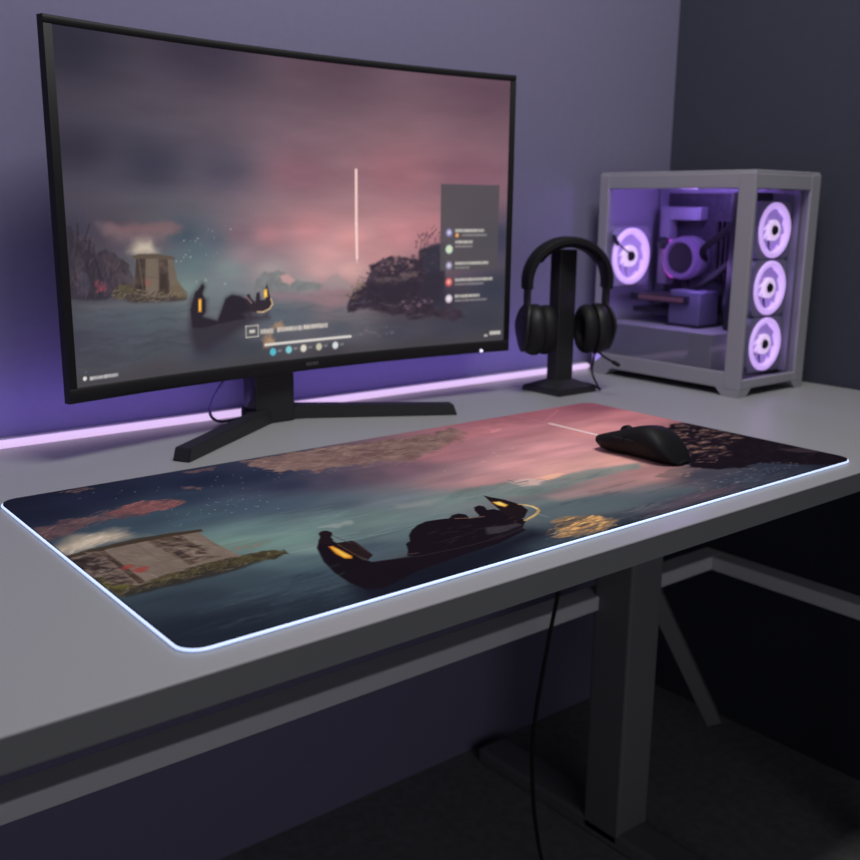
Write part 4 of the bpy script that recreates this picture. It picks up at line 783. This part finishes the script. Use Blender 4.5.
# ------------------------------------------------------------------ computer case
PX0, PX1, PY0, PY1, PZ0, PZ1 = 1.142, 1.334, 0.332, 0.658, 0.012, 0.365
PC = thing('computer_case', 'white computer case with glass sides and glowing violet fans in the right corner', 'computer', ((PX0 + PX1) / 2, (PY0 + PY1) / 2, 0))
b = bmesh.new(); pw = 0.024
def fr(x0, x1, y0, y1, z0, z1, bev=0.0015): box(b, x0, x1, y0, y1, z0, z1, bev)
fr(PX0, PX0 + 0.008, PY0, PY0 + 0.031, PZ0, PZ1)
fr(PX1 - 0.028, PX1, PY0, PY0 + 0.03, PZ0, PZ1)
fr(PX0, PX0 + 0.012, PY1 - 0.022, PY1, PZ0, PZ1); fr(PX1 - 0.012, PX1, PY1 - 0.022, PY1, PZ0, PZ1)
q = 0.0007
fr(PX0 + q, PX0 + 0.0112, PY0 + 0.003, PY1 - 0.003, PZ0 + q, 0.040); fr(PX1 - 0.0112, PX1 - q, PY0 + 0.003, PY1 - 0.003, PZ0 + q, 0.040)
fr(PX0 + 0.003, PX1 - 0.003, PY0 + q, PY0 + 0.013, PZ0 + 2 * q, 0.029); fr(PX0 + 0.003, PX1 - 0.003, PY1 - 0.013, PY1 - q, PZ0 + 2 * q, 0.0395)
fr(PX0 + q, PX0 + 0.0112, PY0 + 0.003, PY1 - 0.003, PZ1 - 0.025, PZ1 - q); fr(PX1 - 0.0112, PX1 - q, PY0 + 0.003, PY1 - 0.003, PZ1 - 0.025, PZ1 - q)
fr(PX0 + 0.003, PX1 - 0.003, PY0 + q, PY0 + 0.013, PZ1 - 0.0255, PZ1 - 2 * q)
P_(obj('frame', b, M_white, PC))
b = bmesh.new(); fr(PX0 + 0.004, PX1 - 0.004, PY0 + 0.004, PY1 - 0.004, PZ0 + 0.002, PZ0 + 0.006, 0); P_(obj('bottom_panel', b, M_white, PC))
b = bmesh.new(); fr(PX0 + 0.0015, PX1 - 0.0015, PY0 + 0.0015, PY1 - 0.0015, PZ1 - 0.0045, PZ1 + 0.004, 0.0015); P_(obj('top_panel', b, M_white, PC))
b = bmesh.new(); fr(PX1 - 0.008, PX1 - 0.002, PY0 + 0.02, PY1 - 0.01, PZ0 + 0.006, PZ1 - 0.004, 0); P_(obj('right_side_panel', b, M_white, PC))
b = bmesh.new(); fr(PX0 + 0.012, PX1 - 0.012, PY1 - 0.0065, PY1 - 0.0025, PZ0 + 0.0065, PZ1 - 0.005, 0); P_(obj('rear_panel', b, M_whitein, PC))
b = bmesh.new(); fr(PX1 - 0.03, PX1 - 0.026, 0.39, PY1 - 0.010, 0.10, PZ1 - 0.004, 0); P_(obj('motherboard_tray', b, M_whitein, PC))
# feet
for sx in (0, 1):
    for sy in (0, 1):
        b = bmesh.new()
        x0, x1 = (PX0 + 0.0005, PX0 + 0.022) if not sx else (PX1 - 0.022, PX1 - 0.0005)
        y0, y1 = (PY0 + 0.0005, PY0 + 0.034) if not sy else (PY1 - 0.034, PY1 - 0.0005)
        t0 = bmesh.new(); ex = 0.013
        lo = [t0.verts.new(p) for p in ((x0, y0, 0.0004), (x1, y0, 0.0004), (x1, y1, 0.0004), (x0, y1, 0.0004))]
        X0, X1 = (x0, x1 + ex) if not sx else (x0 - ex, x1); Y0, Y1 = (y0, y1 + ex) if not sy else (y0 - ex, y1)
        hi = [t0.verts.new(p) for p in ((X0, Y0, PZ0 + 0.0015), (X1, Y0, PZ0 + 0.0015), (X1, Y1, PZ0 + 0.0015), (X0, Y1, PZ0 + 0.0015))]
        t0.faces.new(hi); t0.faces.new(lo[::-1])
        for i in range(4): t0.faces.new((lo[i], lo[(i + 1) % 4], hi[(i + 1) % 4], hi[i]))
        merge(b, t0); P_(obj('foot', b, M_white, PC, smooth=False))
# glass
b = bmesh.new(); fr(PX0 + 0.001, PX0 + 0.004, PY0 + 0.0315, PY1 - 0.0225, 0.0405, PZ1 - 0.0255, 0); o = P_(obj('side_glass', b, M_glass, PC, smooth=False)); o['label'] = 'clear glass side panel'
b = bmesh.new(); fr(PX0 + 0.0085, PX1 - 0.0285, PY0 + 0.003, PY0 + 0.006, 0.0295, PZ1 - 0.0255, 0); o = P_(obj('front_glass', b, M_glass, PC, smooth=False)); o['label'] = 'clear glass front panel'
# shroud
b = bmesh.new(); fr(PX0 + 0.012, PX1 - 0.012, 0.40, PY1 - 0.010, PZ0 + 0.007, 0.098, 0.0015); P_(obj('power_supply_shroud', b, M_white, PC))
# fan bracket behind the front glass
b = bmesh.new(); fr(PX1 - 0.034, PX1 - 0.030, 0.347, 0.392, 0.030, PZ1 - 0.026, 0); P_(obj('fan_bracket', b, M_whitein, PC))
def fan(cx_, cy_, cz_, r, name='fan', facing=-1):
    f = bpy.data.objects.new(name, None); C.objects.link(f); f.parent = PC
    f.location = Vector((cx_, cy_, cz_)) - Vector(PC.location); f.empty_display_size = 0.01
    if facing > 0: f.rotation_euler = (0, 0, math.pi)
    s = r / 0.0465
    b = bmesh.new(); n = 48; h = r * 1.02; t0 = bmesh.new()
    fl = []; 
    for hh in (0.0, 0.018 * s):
        inn, out = [], []
        for j in range(n):
            a = 2 * math.pi * j / n; ca, sa = math.cos(a), math.sin(a)
            inn.append(t0.verts.new((0.985 * r * ca, hh, 0.985 * r * sa)))
            k = h / max(abs(ca), abs(sa)); k = min(k, h * 1.32); out.append(t0.verts.new((k * ca, hh, k * sa)))
        fl.append((inn, out))
    for j in range(n):
        k = (j + 1) % n
        (i0, o0), (i1, o1) = fl
        t0.faces.new((i0[j], o0[j], o0[k], i0[k])); t0.faces.new((i1[k], o1[k], o1[j], i1[j]))
        t0.faces.new((o0[j], o1[j], o1[k], o0[k])); t0.faces.new((i0[k], i1[k], i1[j], i0[j]))
    merge(b, t0); obj('fan_frame', b, M_whitein, f)
    b = bmesh.new(); annulus(b, 0.775 * r, 0.98 * r, -0.0035 * s, 0.010 * s, 56, bev=0.0015 * s); obj('light_ring', b, M_ring, f)
    b = bmesh.new(); annulus(b, 0.185 * r, 0.37 * r, -0.0015 * s, 0.012 * s, 40, bev=0.001 * s); obj('hub_light', b, M_hubring, f)
    b = bmesh.new(); lathe(b, [(0.0, 0.0)[0:1] + (0.0,) if False else (0.001, -0.004 * s), (0.14 * r, -0.004 * s), (0.18 * r, -0.0015 * s), (0.18 * r, 0.012 * s), (0.001, 0.012 * s)], 28); obj('hub_cap', b, M_black, f)
    for k in range(9):
        b = bmesh.new(); a0 = 2 * math.pi * k / 9; rings = []
        for i in range(7):
            rr = (0.36 + 0.41 * i / 6) * r; sw = 0.30 * i / 6; wd = 0.62 - 0.06 * i / 6
            top = []; bot = []
            for j in range(4):
                a = a0 + sw + wd * (j / 3 - 0.5) * 1.55; yy = (0.003 + 0.0085 * j / 3) * s
                top.append((rr * math.cos(a), yy, rr * math.sin(a))); bot.append((rr * math.cos(a), yy + 0.0012, rr * math.sin(a)))
            rings.append(top + bot[::-1])
        loft(b, rings); obj('blade', b, M_blade, f)
    return f
for cz_ in (0.0800, 0.1765, 0.2730):
    fan(1.2465, 0.358, cz_, 0.0465)
rf = fan(1.2045, 0.629, 0.2185, 0.0530)
b = bmesh.new(); tube(b, [(-0.052, -0.006, 0.028), (-0.012, -0.006, 0.006)], 0.0016, 8); tube(b, [(-0.058, -0.006, 0.038), (-0.044, -0.006, 0.022)], 0.0038, 8); obj('wire_clip', b, M_dark, rf)
# board, cooler, graphics card, tubes
bx = PX1 - 0.0305
b = bmesh.new(); fr(bx - 0.004, bx, 0.42, 0.622, 0.115, 0.335, 0)
P_(obj('motherboard', b, M_board, PC))
b = bmesh.new(); fr(bx - 0.030, bx - 0.0045, 0.598, 0.620, 0.165, 0.31, 0.002); fr(bx - 0.03, bx - 0.0045, 0.53, 0.5975, 0.286, 0.3095, 0.002); P_(obj('heat_sink', b, M_whitein, PC))
for yy in (0.468, 0.478, 0.488):
    b = bmesh.new(); fr(bx - 0.030, bx - 0.0045, yy, yy + 0.005, 0.175, 0.285, 0.0005); P_(obj('memory_stick', b, M_dark, PC))
Mc = Matrix.Translation((bx - 0.0045, 0.555, 0.217)) @ Matrix.Rotation(math.radians(-90), 4, 'Z')
# lathe axis y becomes +x side facing the glass after the turn (-x)
def coolpart(name, prof, m, par):
    b = bmesh.new(); lathe(b, prof, 40, Mc @ Matrix.Scale(-1, 4, (0, 1, 0))); o = obj(name, b, m, par); return o
cool = coolpart('processor_cooler', [(0.002, 0.0), (0.036, 0.0), (0.040, 0.006), (0.040, 0.030), (0.002, 0.030)], M_whitein, PC); P_(cool)
def sub(o):  # sub-part of a world-built part
    o.location = (0, 0, 0); return o
sub(coolpart('cooler_ring', [(0.028, 0.031), (0.040, 0.031), (0.037, 0.046), (0.030, 0.046), (0.028, 0.031)], mat('violet_cooler_ring', (0.22, 0.17, 0.32), 0.4, emit=(0.22, 0.07, 0.42), estr=0.22), cool))
sub(coolpart('cooler_face', [(0.001, 0.031), (0.0275, 0.031), (0.0275, 0.042), (0.001, 0.042)], M_dark, cool))
b = bmesh.new(); tube(b, [Mc @ Vector((0.041 * math.cos(math.radians(a)), -0.036, 0.041 * math.sin(math.radians(a)))) for a in range(-120, -240, -10)], 0.0035, 8); sub(obj('cooler_glow', b, M_pink, cool))
b = bmesh.new(); CURVED.add(id(b)); bmesh.ops.create_uvsphere(b, u_segments=16, v_segments=10, radius=0.012); bmesh.ops.translate(b, verts=b.verts, vec=(bx - 0.045, 0.597, 0.243)); P_(obj('pipe_elbow', b, M_dark, PC))
b = bmesh.new(); fr(1.20, bx - 0.005, 0.49, 0.622, 0.139, 0.153, 0.002); gpu = P_(obj('graphics_card', b, M_dark, PC))
b = bmesh.new(); fr(1.198, 1.1995, 0.50, 0.60, 0.142, 0.150, 0); sub(obj('card_stripe', b, mat('copper_stripe', (0.30, 0.14, 0.16), 0.4), gpu))
b = bmesh.new(); fr(1.21, bx - 0.005, 0.50, 0.622, 0.116, 0.126, 0.002); P_(obj('expansion_card', b, M_dark, PC))
b = bmesh.new(); fr(1.205, 1.262, 0.468, 0.535, 0.101, 0.163, 0.003); res_ = P_(obj('reservoir_block', b, mat('lilac_block', (0.17, 0.15, 0.27), 0.45), PC))
b = bmesh.new(); fr(1.201, 1.266, 0.464, 0.539, 0.0982, 0.1035, 0.002); sub(obj('reservoir_foot', b, M_dark, res_))
b = bmesh.new(); tube(b, spline([(bx - 0.02, 0.52, 0.215), (1.25, 0.50, 0.235), (1.235, 0.455, 0.262), (1.225, 0.415, 0.29), (1.22, 0.395, 0.335)]), 0.0062, 10); P_(obj('coolant_tube', b, M_rubber, PC))
b = bmesh.new(); tube(b, spline([(bx - 0.02, 0.56, 0.178), (1.25, 0.53, 0.160), (1.23, 0.49, 0.170), (1.228, 0.44, 0.205), (1.222, 0.405, 0.235), (1.22, 0.396, 0.28)]), 0.0066, 10); P_(obj('coolant_tube', b, M_rubber, PC))
b = bmesh.new(); fr(1.215, bx - 0.005, 0.398, 0.424, 0.10, 0.335, 0.002); P_(obj('radiator', b, M_dark, PC))
b = bmesh.new(); tube(b, spline([(1.26, 0.43, 0.099), (1.255, 0.445, 0.13), (1.27, 0.455, 0.16), (1.285, 0.45, 0.19)]), 0.008, 8); P_(obj('power_cable', b, M_dark, PC))

# ------------------------------------------------------------------ lights
def area(name, loc, target, sx, sy, power, col):
    l = bpy.data.lights.new(name, 'AREA'); l.shape = 'RECTANGLE'; l.size = sx; l.size_y = sy; l.energy = power; l.color = col
    o = bpy.data.objects.new(name, l); C.objects.link(o); o.location = loc
    o.rotation_euler = (Vector(target) - Vector(loc)).to_track_quat('-Z', 'Y').to_euler(); return o
def point(name, loc, power, col, r=0.02):
    l = bpy.data.lights.new(name, 'POINT'); l.energy = power; l.color = col; l.shadow_soft_size = r
    o = bpy.data.objects.new(name, l); C.objects.link(o); o.location = loc; return o
area('ceiling_lamp', (0.52, -0.16, 1.62), (0.52, 0.3, 0), 0.7, 0.4, 20.5, (1.0, 0.985, 0.945))
V_ = (0.42, 0.24, 1.0)
area('wall_wash_strip', (0.10, 0.640, 0.030), (0.10, 0.72, 0.12), 2.1, 0.02, 0.82, (0.40, 0.25, 1.0))
area('violet_wall_fill', (-0.75, 0.20, 1.5), (-0.4, 0.72, 0.2), 1.6, 0.1, 5.0, (0.78, 0.70, 1.0))  # added violet fill that lifts the left wall, not a known fixture
area('rear_fill', (-0.3, -2.3, 0.35), (0.5, 0.3, -0.2), 1.6, 1.2, 7.5, (0.95, 0.95, 1.0))  # added soft fill for the space under the desk, no known lamp
for x, y, z, p in ((1.20, 0.50, 0.335, 0.45), (1.19, 0.46, 0.20, 0.25)):
    point('case_light', (x, y, z), p, (0.5, 0.3, 1.0), 0.015)
w = bpy.data.worlds.new('room_dusk'); sc.world = w; w.use_nodes = True
bg = w.node_tree.nodes['Background']; bg.inputs['Color'].default_value = (0.72, 0.68, 1.0, 1); bg.inputs['Strength'].default_value = 0.035

# ------------------------------------------------------------------ camera
cd = bpy.data.cameras.new('camera'); cam = bpy.data.objects.new('camera', cd); C.objects.link(cam)
fw = Vector((0.61172152, 0.75880627, -0.22362875)); r2 = Vector((0.78000543, -0.62568268, 0.01061652)); u2 = Vector((0.13186475, 0.18092599, 0.97461658))
cam.matrix_world = Matrix(((r2.x, u2.x, -fw.x, -0.26682532), (r2.y, u2.y, -fw.y, -0.59999282), (r2.z, u2.z, -fw.z, 0.30999328), (0, 0, 0, 1)))
cd.sensor_width = 36; cd.sensor_fit = 'HORIZONTAL'; cd.lens = 984.905 / 860 * 36; cd.clip_start = 0.02
cd.dof.use_dof = True; cd.dof.focus_distance = 0.98; cd.dof.aperture_fstop = 6.3
sc.camera = cam
sc.view_settings.view_transform = 'Standard'; sc.view_settings.look = 'None'; sc.view_settings.gamma = 1; sc.view_settings.exposure = 0
sc.view_settings.use_curve_mapping = False
sc.cycles.use_denoising = True
